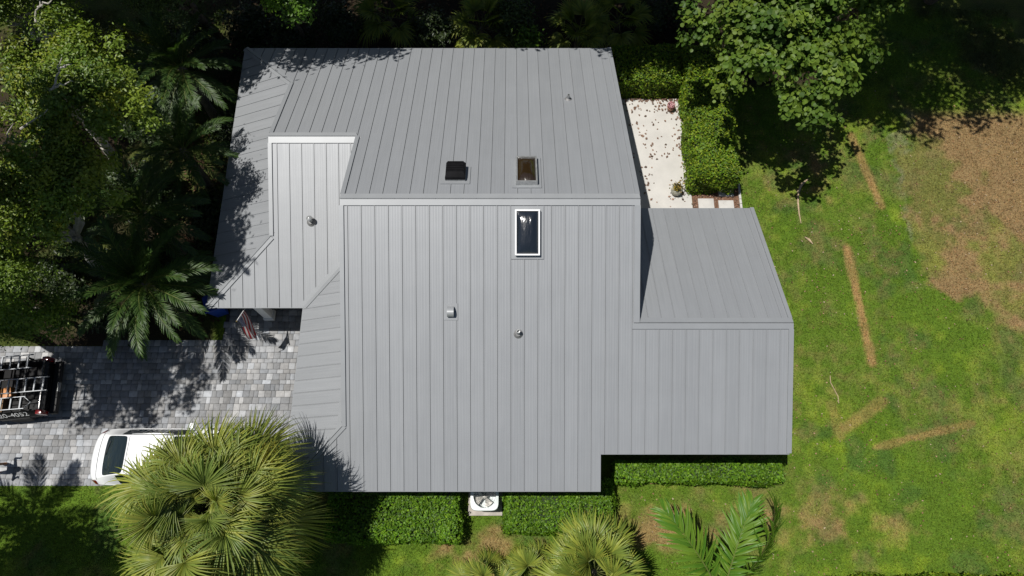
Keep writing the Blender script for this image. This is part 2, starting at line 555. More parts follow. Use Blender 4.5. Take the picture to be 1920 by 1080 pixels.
npan = 0
for key in POLY:
    poly = POLY[key]; ax = AXIS[key]; st = STEP[key]
    lo = min(p[ax] for p in poly); hi = max(p[ax] for p in poly)
    k0 = math.floor((lo - START[key]) / st); k1 = math.ceil((hi - START[key]) / st)
    for k in range(k0, k1):
        a, b = START[key] + k * st, START[key] + (k + 1) * st
        pan = shrink(poly, 0.0055, ax, a, b)
        if len(pan) < 3 or abs(area(pan)) < 0.003: continue
        m = MB(); m.add(*slab(key, pan, 0.006, -0.002))
        rib = clip(clip(poly, ax, b - 0.0225, False), ax, b - 0.0055, True)
        if len(rib) >= 3 and abs(area(rib)) > 0.0005:
            m.add(*slab(key, rib, 0.028, 0.006))
        me = mesh('roof_panel', m.v, m.f)
        uvl = me.uv_layers.new(name='UVMap')
        for lp in me.loops:
            co = me.vertices[lp.vertex_index].co
            uvl.data[lp.index].uv = (co[ax] - a, co[1 - ax])
        obj('roof_panel', me, M['roof'], roof)
        npan += 1


def P3(key, x, y, off=0.0):
    g = NV[key]
    return Vector((x + g[0] * off * NRM, y + g[1] * off * NRM, PL[key](x, y) + off * NRM))


def trim(name, mat, strips, up=0.04, th=0.006):
    """A folded cap or edge flashing: strips = list of (key, polygon)."""
    m = MB()
    for key, poly in strips:
        m.add(*slab(key, poly, up, up - th - 0.03))
    return m.build(name, mat, roof)


trim('ridge_cap', M['trim_light'], [('south', [(-5.14, 9.30), (3.83, 9.30), (3.83, 9.47), (-5.14, 9.47)]), ('north', [(-5.14, 9.47), (3.83, 9.47), (3.83, 9.66), (-5.14, 9.66)])], 0.045)
trim('ridge_cap', M['trim_light'], [('porch', [(-8.04, 12.22), (-5.0, 12.22), (-5.0, 12.41), (-8.04, 12.41)]), ('north', [(-8.04, 12.41), (-5.1, 12.41), (-5.18, 12.58), (-8.04, 12.58)])], 0.045)
trim('ridge_cap', M['trim'], [('south', [(3.62, 5.88), (8.47, 5.88), (8.47, 6.04), (3.62, 6.04)]), ('wing', [(3.8, 6.04), (8.47, 6.04), (8.47, 6.2), (3.8, 6.2)])], 0.045)


def strip_along(a, b, w, side):
    d = Vector((b[0] - a[0], b[1] - a[1])).normalized(); n = Vector((-d.y, d.x)) * w * side
    return [a, b, (b[0] + n.x, b[1] + n.y), (a[0] + n.x, a[1] + n.y)]


# hip caps lie on both planes; valley pans are set below the panels' ribs
trim('hip_cap', M['trim'], [('north', strip_along((-10.33, 17.78), (-8.0, 15.45), 0.11, 1)), ('west', strip_along((-10.33, 17.78), (-8.0, 15.45), 0.11, -1))], 0.042)
trim('hip_cap', M['trim'], [('porch', strip_along((-10.16, 7.22), (-8.0, 9.38), 0.11, -1)), ('west', strip_along((-10.16, 7.22), (-8.0, 9.38), 0.11, 1))], 0.042)
trim('hip_cap', M['trim'], [('south', strip_along((-6.95, 1.33), (-5.1, 3.18), 0.10, -1)), ('garage', strip_along((-6.95, 1.33), (-5.1, 3.18), 0.10, 1))], 0.038)
trim('valley_flashing', M['trim'], [('porch', strip_along((-6.96, 7.21), (-5.02, 9.15), 0.13, 1)), ('garage', strip_along((-6.96, 7.21), (-5.02, 9.15), 0.13, -1))], 0.037)
# rakes
trim('rake_trim', M['trim'], [('south', [(-5.16, 3.15), (-5.03, 3.15), (-5.03, 9.30), (-5.16, 9.30)])], 0.05)
trim('rake_trim', M['trim'], [('north', [(-5.16, 9.66), (-5.03, 9.66), (-5.03, 12.41), (-5.16, 12.41)])], 0.05)
trim('rake_trim', M['trim'], [('north', [(-8.06, 12.58), (-7.93, 12.58), (-7.93, 15.45), (-8.06, 15.45)])], 0.05)
trim('rake_trim', M['trim'], [('porch', [(-8.06, 9.4), (-7.93, 9.4), (-7.93, 12.22), (-8.06, 12.22)])], 0.05)
trim('rake_trim', M['trim'], [('south', [(3.66, 6.06), (3.84, 6.06), (3.84, 9.30), (3.66, 9.30)])], 0.05)
trim('rake_trim', M['trim'], [('north', [(3.7, 9.66), (3.84, 9.66), (3.84, 17.82), (3.7, 17.82)])], 0.05)
trim('rake_trim', M['trim'], [('south', [(8.33, 2.39), (8.48, 2.39), (8.48, 5.88), (8.33, 5.88)])], 0.05)
trim('rake_trim', M['trim'], [('wing', [(8.36, 6.2), (8.48, 6.2), (8.53, 10.9), (8.40, 10.9)])], 0.05)
trim('head_flashing', M['trim'], [('garage', [(-5.3, 3.1), (-5.17, 3.23), (-5.17, 9.0), (-5.3, 8.87)])], 0.037)
# eave drip edges
for key, p, q_ in (('south', (-6.97, 1.31), (2.7, 1.31)), ('south', (2.7, 2.37), (8.43, 2.37)), ('porch', (-10.178, 7.2), (-6.97, 7.2)),
                   ('north', (-10.35, 17.8), (3.79, 17.8)), ('west', (-10.2, 7.2), (-10.35, 17.8)), ('garage', (-6.97, 7.2), (-6.97, 1.31)), ('wing', (3.85, 10.88), (8.48, 10.88))):
    a, b = Vector(p), Vector(q_); d = (b - a).normalized(); n = Vector((-d.y, d.x))
    if key in ('north', 'wing'): n = Vector((0, 1)); 
    if key in ('south', 'porch'): n = Vector((0, -1))
    if key in ('west', 'garage'): n = Vector((-1, 0))
    pts = [a, b, b + n * 0.028, a + n * 0.028]
    m = MB(); m.add(*slab(key, [tuple(v) for v in pts], 0.004, -0.16))
    m.build('drip_edge', M['trim'], roof)

# walls
w = MB()
w.box((-1.9, 1.95, 1.2), (8.6, 0.2, 2.4)); w.box((2.5, 2.5, 1.2), (0.2, 0.9, 2.4)); w.box((5.25, 2.95, 1.35), (5.5, 0.2, 2.7)); w.box((8.05, 6.5, 1.2), (0.2, 7.3, 2.4))
w.box((5.7, 10.2, 1.2), (4.9, 0.2, 2.4)); w.box((3.4, 13.6, 1.2), (0.2, 7.0, 2.4)); w.box((-3.1, 17.1, 1.2), (13.2, 0.2, 2.4)); w.box((-9.6, 13.2, 1.2), (0.2, 8.0, 2.4))
w.box((-7.95, 9.1, 1.2), (3.5, 0.2, 2.4)); w.box((-6.3, 5.6, 1.2), (0.2, 7.2, 2.4))
w.build('wall', M['stucco'], house)
gab = MB()       # the gable triangles under the rakes
gab.add([(-4.9, 3.4, 3.35), (-4.9, 9.47, 5.8), (-4.9, 12.4, 4.6), (-4.9, 9.1, 3.2)], [(0, 1, 2, 3)])
gab.add([(-7.8, 9.6, 3.5), (-7.8, 12.41, 4.6), (-7.8, 15.2, 3.5)], [(0, 1, 2)])
gab.add([(3.6, 6.04, 4.4), (3.6, 9.47, 5.82), (3.6, 17.3, 2.55), (3.6, 17.3, 2.2), (3.6, 10.3, 2.2)], [(0, 1, 2, 3, 4)])
gab.build('gable_wall', M['stucco'], house)
d = MB(); d.box((-8.1, 8.98, 1.02), (0.95, 0.05, 2.04)).build('door', plain('door_paint', (0.12, 0.05, 0.035), 0.4), house, bevel=0.01)
col = MB()
col.box((-9.0, 7.72, 1.2), (0.3, 0.3, 2.4)); col.box((-9.0, 7.72, 0.1), (0.38, 0.38, 0.2)); col.box((-9.0, 7.72, 2.3), (0.38, 0.38, 0.12))
col.build('porch_column', M['white'], house, bevel=0.01)


# skylights and vents: parts of the house, standing on the roof planes
def roof_frame(key, x, y):
    g = NV[key]
    n = Vector((g[0], g[1], 1)).normalized()
    xa = Vector((1, 0, -g[0] * 0)).normalized() if g[0] == 0 else Vector((1, 0, TP)).normalized()
    ya = n.cross(xa)
    m = Matrix((xa, ya, n)).transposed().to_4x4()
    m.translation = Vector((x, y, PL[key](x, y)))
    return m


def on_roof(mb, key, x, y):
    m = roof_frame(key, x, y)
    mb.v = [tuple(m @ Vector(v)) for v in mb.v]
    return mb


def glass_mat(name, col, rough):
    m, n, l, b = nt(name)
    b.inputs['Base Color'].default_value = (*col, 1); b.inputs['Roughness'].default_value = rough
    b.inputs['Specular IOR Level'].default_value = 0.8
    b.inputs['Coat Weight'].default_value = 0.6; b.inputs['Coat Roughness'].default_value = 0.05
    tc = n.new('ShaderNodeTexCoord'); nz = n.new('ShaderNodeTexNoise'); nz.inputs['Scale'].default_value = 2.2; nz.inputs['Detail'].default_value = 3
    mp = n.new('ShaderNodeMapping'); mp.inputs['Scale'].default_value = (4.0, 1.0, 1.0)
    l.new(tc.outputs['Object'], mp.inputs['Vector']); l.new(mp.outputs['Vector'], nz.inputs['Vector'])
    bp = n.new('ShaderNodeBump'); bp.inputs['Strength'].default_value = 0.5; bp.inputs['Distance'].default_value = 0.06
    l.new(nz.outputs['Fac'], bp.inputs['Height']); l.new(bp.outputs['Normal'], b.inputs['Normal'])
    return m


def skylight(key, x, y, w, h, framecol, domecol, label, th, tilt=0.0):
    fl = MB(); fl.box((0, 0, 0.022), (w + 0.24, h + 0.22, 0.036)); fl = on_roof(fl, key, x, y)
    root = fl.build('skylight', M['trim'], house); root['label'] = label
    fr = MB(); t = th
    fr.box((0, h / 2 - t / 2, 0.11), (w, t, 0.16)); fr.box((0, -h / 2 + t / 2, 0.11), (w, t, 0.16))
    fr.box((-w / 2 + t / 2, 0, 0.11), (t, h - 2 * t, 0.156)); fr.box((w / 2 - t / 2, 0, 0.11), (t, h - 2 * t, 0.156))
    on_roof(fr, key, x, y).build('frame', framecol, root)
    N = 14; vs = []; fs = []
    for j in range(N + 1):
        for i in range(N + 1):
            u, v = i / N * 2 - 1, j / N * 2 - 1
            zz = 0.14 + 0.13 * (1 - abs(u) ** 3.0) * (1 - abs(v) ** 4.5)
            vs.append((u * (w / 2 - t), v * (h / 2 - t), zz))
    for j in range(N):
        for i in range(N):
            fs.append((j * (N + 1) + i, j * (N + 1) + i + 1, (j + 1) * (N + 1) + i + 1, (j + 1) * (N + 1) + i))
    dm = MB(); dm.add(vs, fs)
    on_roof(dm, key, x, y).build('dome', domecol, root, smooth=True)


skylight('south', 0.46, 8.55, 0.74, 1.36, M['white'], glass_mat('smoked_dome', (0.012, 0.016, 0.022), 0.2), 'smoked dome skylight in a white frame below the ridge', 0.045)
skylight('north', 0.45, 10.62, 0.66, 1.28, M['galv'], glass_mat('bronze_dome', (0.022, 0.012, 0.004), 0.2), 'bronze dome skylight in a galvanised frame above the ridge', 0.05)

# black box vent
fl = MB(); fl.box((0, 0, 0.02), (0.9, 0.85, 0.03))
rv = on_roof(fl, 'north', -1.74, 10.5).build('roof_vent', M['trim'], house); rv['label'] = 'black slatted box vent above the ridge'
bx = MB(); bx.box((0, 0, 0.06), (0.62, 0.62, 0.10)); on_roof(bx, 'north', -1.74, 10.5).build('curb', M['galv'], rv)
bx = MB()
prof = [(-0.33, 0.10), (-0.33, 0.2), (-0.22, 0.34), (0.26, 0.34), (0.34, 0.24), (0.34, 0.10)]
n_ = len(prof)
bx.add([(sx * (0.31 if z < 0.3 else 0.27), yy, z) for sx in (-1, 1) for yy, z in prof], [tuple(range(n_))[::-1], tuple(range(n_, 2 * n_))] + [(i, (i + 1) % n_, n_ + (i + 1) % n_, n_ + i) for i in range(n_)])
on_roof(bx, 'north', -1.74, 10.5).build('hood', M['black'], rv, bevel=0.015)
for i in range(6):
    s_ = MB(); s_.box((0, -0.18 + i * 0.085, 0.352), (0.5, 0.05, 0.02)); on_roof(s_, 'north', -1.74, 10.5).build('slat', M['black'], rv)


def pipe_vent(key, x, y, r, h, label, cap=False):
    fl = MB(); fl.lathe([(r * 2.6, 0.008), (r * 2.4, 0.018), (r * 1.25, 0.07), (r * 1.2, 0.10)])
    pv = on_roof(fl, key, x, y).build('pipe_vent', M['lead'], house, smooth=True); pv['label'] = label
    z0 = PL[key](x, y)
    p = MB(); p.lathe([(r, -0.02), (r, h), (r * 0.82, h), (r * 0.82, h - 0.12)], (x, y, z0), 14); p.build('pipe', M['galv'], pv, smooth=True)
    if cap:
        p = MB(); p.lathe([(r * 1.5, h + 0.03), (r * 1.6, h + 0.06), (r * 0.3, h + 0.12)], (x, y, z0), 14); p.build('cap', M['galv'], pv, smooth=True)


pipe_vent('south', 0.19, 5.74, 0.055, 0.28, 'plumbing pipe vent in the middle of the big front slope')
pipe_vent('north', 1.98, 14.5, 0.05, 0.25, 'plumbing pipe vent on the back slope')
pipe_vent('porch', -6.66, 9.82, 0.06, 0.24, 'capped pipe vent on the porch slope', True)

gn = MB(); gn.box((0, 0, 0.016), (0.42, 0.5, 0.02))
gv = on_roof(gn, 'south', -1.84, 6.36).build('gooseneck_vent', M['trim'], house); gv['label'] = 'curved hood vent on the big front slope'
gn = MB(); pr = [(0.16 * math.cos(a), 0.05 + 0.2 * math.sin(a)) for a in [i * math.pi / 10 for i in range(11)]]
n_ = len(pr)
gn.add([(sx * 0.1, yy, z) for sx in (-1, 1) for yy, z in pr], [tuple(range(n_))[::-1], tuple(range(n_, 2 * n_))] + [(i, (i + 1) % n_, n_ + (i + 1) % n_, n_ + i) for i in range(n_)])
on_roof(gn, 'south', -1.84, 6.36).build('hood', M['trim_light'], gv)

# ------------------------------------------------------------------ driveway of pavers
def paver_mat():
    m, n, l, b = nt('paver')
    a = n.new('ShaderNodeAttribute'); a.attribute_name = 'Col'
    ge = n.new('ShaderNodeNewGeometry')
    nz = n.new('ShaderNodeTexNoise'); nz.inputs['Scale'].default_value = 5.5; nz.inputs['Detail'].default_value = 8; nz.inputs['Roughness'].default_value = 0.7
    l.new(ge.outputs['Position'], nz.inputs['Vector'])
    mr = n.new('ShaderNodeMapRange'); mr.inputs['From Min'].default_value = 0.3; mr.inputs['From Max'].default_value = 0.7
    mr.inputs['To Min'].default_value = 0.78; mr.inputs['To Max'].default_value = 1.2
    l.new(nz.outputs['Fac'], mr.inputs['Value'])
    ns_ = n.new('ShaderNodeTexNoise'); ns_.inputs['Scale'].default_value = 0.7; ns_.inputs['Detail'].default_value = 5
    l.new(ge.outputs['Position'], ns_.inputs['Vector'])
    ms = n.new('ShaderNodeMapRange'); ms.inputs['From Min'].default_value = 0.35; ms.inputs['From Max'].default_value = 0.65; ms.inputs['To Min'].default_value = 0.82; ms.inputs['To Max'].default_value = 1.12
    l.new(ns_.outputs['Fac'], ms.inputs['Value'])
    mq = n.new('ShaderNodeMath'); mq.operation = 'MULTIPLY'; l.new(mr.outputs['Result'], mq.inputs[0]); l.new(ms.outputs['Result'], mq.inputs[1])
    mr = mq; mr_out = mq.outputs[0]
    oi = n.new('ShaderNodeObjectInfo')
    vm = n.new('ShaderNodeVectorMath'); vm.operation = 'MULTIPLY'
    l.new(a.outputs['Color'], vm.inputs[0]); l.new(oi.outputs['Color'], vm.inputs[1])
    sc = n.new('ShaderNodeVectorMath'); sc.operation = 'SCALE'
    l.new(vm.outputs['Vector'], sc.inputs[0]); l.new(mr_out, sc.inputs['Scale'])
    l.new(sc.outputs['Vector'], b.inputs['Base Color'])
    b.inputs['Roughness'].default_value = 0.8
    bp = n.new('ShaderNodeBump'); bp.inputs['Strength'].default_value = 0.35; bp.inputs['Distance'].default_value = 0.01
    l.new(nz.outputs['Fac'], bp.inputs['Height']); l.new(bp.outputs['Normal'], b.inputs['Normal'])
    return m


M['paver'] = paver_mat()
M['sand'] = plain('joint_sand', (0.06, 0.055, 0.05), 0.95, var=0.3, scale=30)
dv = MB()
dv.add([(-24, 1.605, -0.02), (-6.3, 1.605, -0.02), (-6.3, 9.0, -0.02), (-10.65, 9.0, -0.02), (-10.65, 6.86, -0.02), (-24, 6.4, -0.02)], [(0, 1, 2, 3, 4, 5)])
driveway = dv.build('driveway', M['sand'])
tag(driveway, 'driveway of mixed grey concrete pavers before the garage', None, None, 'structure')


def paver_geo(w, h):
    b = 0.008; t = 0.012
    vs = [(-w / 2, -h / 2, -0.04), (w / 2, -h / 2, -0.04), (w / 2, h / 2, -0.04), (-w / 2, h / 2, -0.04),
          (-w / 2, -h / 2, t - 0.005), (w / 2, -h / 2, t - 0.005), (w / 2, h / 2, t - 0.005), (-w / 2, h / 2, t - 0.005),
          (-w / 2 + b, -h / 2 + b, t), (w / 2 - b, -h / 2 + b, t), (w / 2 - b, h / 2 - b, t), (-w / 2 + b, h / 2 - b, t)]
    fs = []
    for i in range(4):
        j = (i + 1) % 4
        fs += [(i, j, 4 + j), (i, 4 + j, 4 + i), (4 + i, 4 + j, 8 + j), (4 + i, 8 + j, 8 + i)]
    fs += [(8, 9, 10), (8, 10, 11)]
    return np.array(vs), np.array(fs)


pavers = []
yy = 1.62
prng = random.Random(5)
while yy < 9.0:
    hh = prng.choice((0.235, 0.235, 0.235, 0.157))
    xx = -6.42 + prng.uniform(0, 0.2)
    while xx > -20.5:
        ww = prng.choice((0.157, 0.235, 0.235, 0.235, 0.314))
        cx, cy = xx - ww / 2, yy + hh / 2
        lim = 9.0 if cx > -10.6 else 6.95 + (cx + 10.7) * 0.037
        if cy + hh / 2 < lim:
            tone = prng.choice((0.205, 0.23, 0.245, 0.26, 0.27, 0.27, 0.285, 0.30, 0.36, 0.41)) * prng.uniform(0.9, 1.1)
            tone *= 0.95
            hue = prng.uniform(-1, 1)
            pavers.append((cx, cy, ww, hh, (tone * (0.98 + 0.03 * hue), tone * 1.0, tone * (1.03 - 0.04 * hue))))
        xx -= ww
    yy += hh
# the 300 that show largest are objects of their own, the rest one part
own = [p for p in pavers if -10.4 < p[0] < -6.9 and 3.6 < p[1] < 7.05]
own.sort(key=lambda p: math.hypot((p[0] + 8.2) * 0.9, p[1] - 5.5))
own = own[:300]
ownset = set((p[0], p[1]) for p in own)
cache = {}
for p in own:
    ky = (p[2], p[3])
    if ky not in cache:
        v, f = paver_geo(p[2] - 0.010, p[3] - 0.010)
        cache[ky] = np_mesh('paver', v, f, np.ones((len(v), 3)))
        cache[ky].materials.append(M['paver'])
    o = obj('paver', cache[ky], None, driveway, (p[0], p[1], prng.uniform(-0.002, 0.003)), (prng.uniform(-0.008, 0.008), prng.uniform(-0.008, 0.008), prng.uniform(-0.008, 0.008)))
    o.color = (*p[4], 1)
VV, FF, KK = [], [], []
nv = 0
for p in pavers:
    if (p[0], p[1]) in ownset: continue
    v, f = paver_geo(p[2] - 0.010, p[3] - 0.010)
    a = prng.uniform(-0.008, 0.008)
    v = v @ np.array([[math.cos(a), math.sin(a), 0], [-math.sin(a), math.cos(a), 0], [0, 0, 1]]) + np.array([p[0], p[1], prng.uniform(-0.002, 0.003)])
    VV.append(v); FF.append(f + nv); KK.append(np.tile(np.array(p[4]), (len(v), 1))); nv += len(v)
o = obj('paver_field', np_mesh('paver_field', np.concatenate(VV), np.concatenate(FF), np.concatenate(KK)), M['paver'], driveway)
tag(o, None, None, None, 'stuff')

# ------------------------------------------------------------------ patio
pt = MB(); pt.box((5.3, 13.8, -0.02), (3.66, 6.95, 0.10))
patio = pt.build('patio', M['concrete'], bevel=0.01); tag(patio, 'white concrete patio slab strewn with brown leaves', None, None, 'structure')
mu = MB(); mu.add([(7.14, 10.3, 0.012), (8.98, 10.3, 0.012), (9.06, 19.5, 0.012), (7.14, 19.5, 0.012)], [(0, 1, 2, 3)])
mulch = mu.build('mulch_bed', plain('mulch', (0.14, 0.075, 0.045), 0.95, var=0.6, scale=25, bump=1.0, bscale=60)); tag(mulch, 'strip of brown mulch under the patio hedge', None, None, 'structure')
for (x0, x1, y0, y1, lb) in ((7.36, 7.98, 11.7, 12.58, 'square pale stepping stone beside the patio below the hedge end'), (8.16, 8.76, 11.7, 12.5, 'square pale stepping stone nearest the white edging below the hedge end'),
                             (8.2, 8.8, 12.68, 13.3, 'pale stepping stone half hidden under the hedge end')):
    s_ = MB(); s_.box(((x0 + x1) / 2, (y0 + y1) / 2, 0.03), (x1 - x0, y1 - y0, 0.06))
    tag(s_.build('stepping_stone', M['stone'], bevel=0.012), lb, 'stepping stone', 'stepping stones beside the patio')
edg = thing('garden_edging', 'white block edging between hedge bed and lawn', 'edging', (9.05, 10.4, 0))
for i in range(42):
    s_ = MB(); y_ = 10.6 + i * 0.205
    s_.box((9.03 + (y_ - 12) * 0.012, y_, 0.03), (0.085, 0.19, 0.12), rz=prng.uniform(-0.03, 0.03))
    s_.build('block', M['stone'], edg, bevel=0.012)


# ------------------------------------------------------------------ foliage builders
def norm(a):
    return a / np.maximum(np.linalg.norm(a, axis=-1, keepdims=True), 1e-6)


def leaf_cloud(P, N, size, col, aspect=0.5, fold=0.18, droop=0.0):
    """One folded four-point leaf at each point. P, N (n,3); size (n,); col (n,3)."""
    n = len(P)
    r = norm(rng.normal(size=(n, 3)))
    T = norm(np.cross(N, r)); B = np.cross(N, T)
    s = size[:, None]
    base = P - T * s * 0.5
    tip = P + T * s * 0.5 - np.array([0, 0, 1]) * s * droop
    le = P + B * s * aspect * 0.5 + N * s * fold * 0.5 - T * s * 0.08
    ri = P - B * s * aspect * 0.5 + N * s * fold * 0.5 - T * s * 0.08
    V = np.stack([base, ri, tip, le], 1).reshape(-1, 3)
    b = np.arange(n) * 4
    F = np.concatenate([np.stack([b, b + 1, b + 2], 1), np.stack([b, b + 2, b + 3], 1)])
    return V, F, np.repeat(col, 4, 0)


def round_cloud(P, N, size, col, aspect=0.95):
    n = len(P)
    r = norm(rng.normal(size=(n, 3)))
    T = norm(np.cross(N, r)); B = np.cross(N, T)
    s = size[:, None]
    pts = []
    for a, rr, up in ((180, 0.42, 0), (232, 0.5, 0.10), (292, 0.52, 0.12), (345, 0.5, 0.02), (15, 0.5, 0.02), (68, 0.52, 0.12), (128, 0.5, 0.10)):
        pts.append(P + (T * math.cos(R(a)) + B * math.sin(R(a)) * aspect) * s * rr + N * s * up)
    V = np.stack(pts, 1).reshape(-1, 3)
    b = np.arange(n) * 7
    F = np.concatenate([np.stack([b, b + i, b + i + 1], 1) for i in range(1, 6)])
    return V, F, np.repeat(col, 7, 0)


def pick_tones(n, tones, jitter=0.25):
    t = np.array(tones)
    w = rng.random(n) * (len(t) - 1)
    i = np.minimum(w.astype(int), len(t) - 2); f = (w - i)[:, None]
    return (t[i] * (1 - f) + t[i + 1] * f) * rng.uniform(1 - jitter, 1 + jitter, (n, 1))


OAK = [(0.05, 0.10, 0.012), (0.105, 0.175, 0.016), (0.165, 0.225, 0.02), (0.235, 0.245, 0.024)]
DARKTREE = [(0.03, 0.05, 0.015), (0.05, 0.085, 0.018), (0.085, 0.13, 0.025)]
ROUND = [(0.04, 0.085, 0.014), (0.085, 0.15, 0.02), (0.15, 0.21, 0.026)]
HEDGE = [(0.05, 0.115, 0.008), (0.085, 0.18, 0.010), (0.14, 0.24, 0.014)]
HEDGE_Y = [(0.06, 0.125, 0.010), (0.115, 0.20, 0.012), (0.21, 0.255, 0.016)]


def limb(mb, a, b, r0, r1, wob=0.2, n=5, sides=6):
    a, b = Vector(a), Vector(b)
    pts = []
    for i in range(n + 1):
        t = i / n
        p = a.lerp(b, t)
        if 0 < i < n: p += Vector((random.uniform(-wob, wob), random.uniform(-wob, wob), random.uniform(-wob, wob) * 0.5))
        pts.append(p)
    mb.tube(pts, [r0 + (r1 - r0) * i / n for i in range(n + 1)], sides)
    return pts


def broad_tree(name, label, cat, base, center, radii, nclump, nleaf, leaf, tones, clump_r=0.5, mat='leaf', group=None, trunk_r=0.2, bark='bark', shell=0.45, flat=0.7, aspect=0.5):
    t = thing(name, label, cat, base, 0, group)
    c = np.array(center); rd = np.array(radii)
    d = norm(rng.normal(size=(nclump, 3)))
    d[:, 2] = np.where(d[:, 2] < -0.35, -d[:, 2], d[:, 2])
    rad = shell + (1 - shell) * rng.random(nclump) ** 0.6
    lump = 0.78 + 0.35 * np.sin(d[:, 0] * 5 + c[0]) * np.sin(d[:, 1] * 6 + c[1]) + 0.12 * rng.normal(size=nclump)
    cc = c + d * rd * (rad * np.clip(lump, 0.45, 1.15))[:, None]
    k = rng.integers(0, nclump, nleaf)
    off = rng.normal(size=(nleaf, 3)) * clump_r * np.array([0.6, 0.6, 0.42])
    P = cc[k] + off
    N = norm(norm(off) * 0.5 + d[k] * 0.4 + np.array([0, 0, flat]) + rng.normal(size=(nleaf, 3)) * 0.55)
    ct = pick_tones(nclump, tones, 0.2)
    col = ct[k] * 0.7 + pick_tones(nleaf, tones, 0.3) * 0.3
    V, F, K = (round_cloud if aspect > 0.9 else leaf_cloud)(P, N, rng.uniform(0.7, 1.3, nleaf) * leaf, col, aspect)
    cr = obj('crown', np_mesh('crown', V, F, K), M[mat], t); tag(cr, None, None, None, 'stuff')
    tb = MB()
    fork = Vector(base).lerp(Vector(center), 0.55)
    limb(tb, base, fork, trunk_r, trunk_r * 0.75, 0.12, 5, 8)
    tb.build('trunk', M[bark], t, smooth=True)
    for i in range(7):
        e = cc[rng.integers(0, nclump)]
        lb = MB(); limb(lb, fork, e, trunk_r * 0.5, 0.025, 0.22, 6, 6); lb.build('limb', M[bark], t, smooth=True)
    return t, cc


# ---- fan palms: fronds baked for one elevation, shared between alike fronds
def fan_frond_mesh(elev, pet, blade, nseg=38, spread=250, droop=0.5, tones=((0.09, 0.12, 0.03), (0.16, 0.18, 0.04)), width=0.05, seed=0, dead=False):
    r = np.random.default_rng(seed)
    V, F, K = [], [], []
    # petiole: a drooping arc in the XZ plane
    pts = []
    a = elev; p = np.array([0.0, 0, 0])
    for i in range(5):
        pts.append(p.copy()); p = p + np.array([math.cos(a), 0, math.sin(a)]) * pet / 4 * (1 if i < 4 else 0); a -= R(6)
    hub = pts[-1]
    fwd = np.array([math.cos(a), 0, math.sin(a)]); side = np.array([0, 1.0, 0]); up = np.cross(fwd, side) * -1
    if up[2] < 0: up = -up
    base = np.array(tones[0])
    for i in range(4):
        q0, q1 = pts[i], pts[i + 1]
        n = len(V)
        w0 = 0.022 * (1 - i / 6); w1 = 0.022 * (1 - (i + 1) / 6)
        V += [q0 + side * w0, q0 - side * w0, q1 + side * w1, q1 - side * w1, q0 - up * 0.02, q1 - up * 0.02]
        F += [(n, n + 1, n + 3), (n, n + 3, n + 2), (n, n + 2, n + 5), (n, n + 5, n + 4), (n + 1, n + 4, n + 5), (n + 1, n + 5, n + 3)]
        K += [np.array([0.17, 0.19, 0.06])] * 6
    for s in range(nseg):
        u = s / (nseg - 1) * 2 - 1
        ang = R(spread / 2) * u + r.normal(0, 0.02)
        L = blade * (1 - 0.30 * abs(u) ** 1.5) * r.uniform(0.88, 1.08)
        dirv = fwd * math.cos(ang) + side * math.sin(ang) + up * (0.10 + 0.45 * abs(u))
        dirv /= np.linalg.norm(dirv)
        wv = np.cross(dirv, up); wv /= np.linalg.norm(wv)
        dr = droop * r.uniform(0.6, 1.4)
        c0 = base + (np.array(tones[1]) - base) * r.random()
        c0 = c0 * r.uniform(0.8, 1.2)
        n = len(V)
        st = [(0.0, 0.5), (0.3, 1.0), (0.6, 0.85), (0.85, 0.4), (1.0, 0.03)]
        for t, wk in st:
            pc = hub + dirv * L * t - np.array([0, 0, 1]) * dr * L * t ** 2.6
            tw = wv * width * wk * (0.3 + min(t * 3, 0.7))
            V += [pc + tw + up * 0.012 * wk, pc - up * 0.006, pc - tw + up * 0.012 * wk]
            tipc = np.array([0.26, 0.20, 0.06]) if t > 0.9 and r.random() < 0.5 else c0 * (1.0 + 0.25 * t)
            K += [tipc] * 3
        for i in range(4):
            b = n + i * 3
            F += [(b, b + 1, b + 4), (b, b + 4, b + 3), (b + 1, b + 2, b + 5), (b + 1, b + 5, b + 4)]
    return np_mesh('frond', np.array(V), np.array(F), np.array(K))


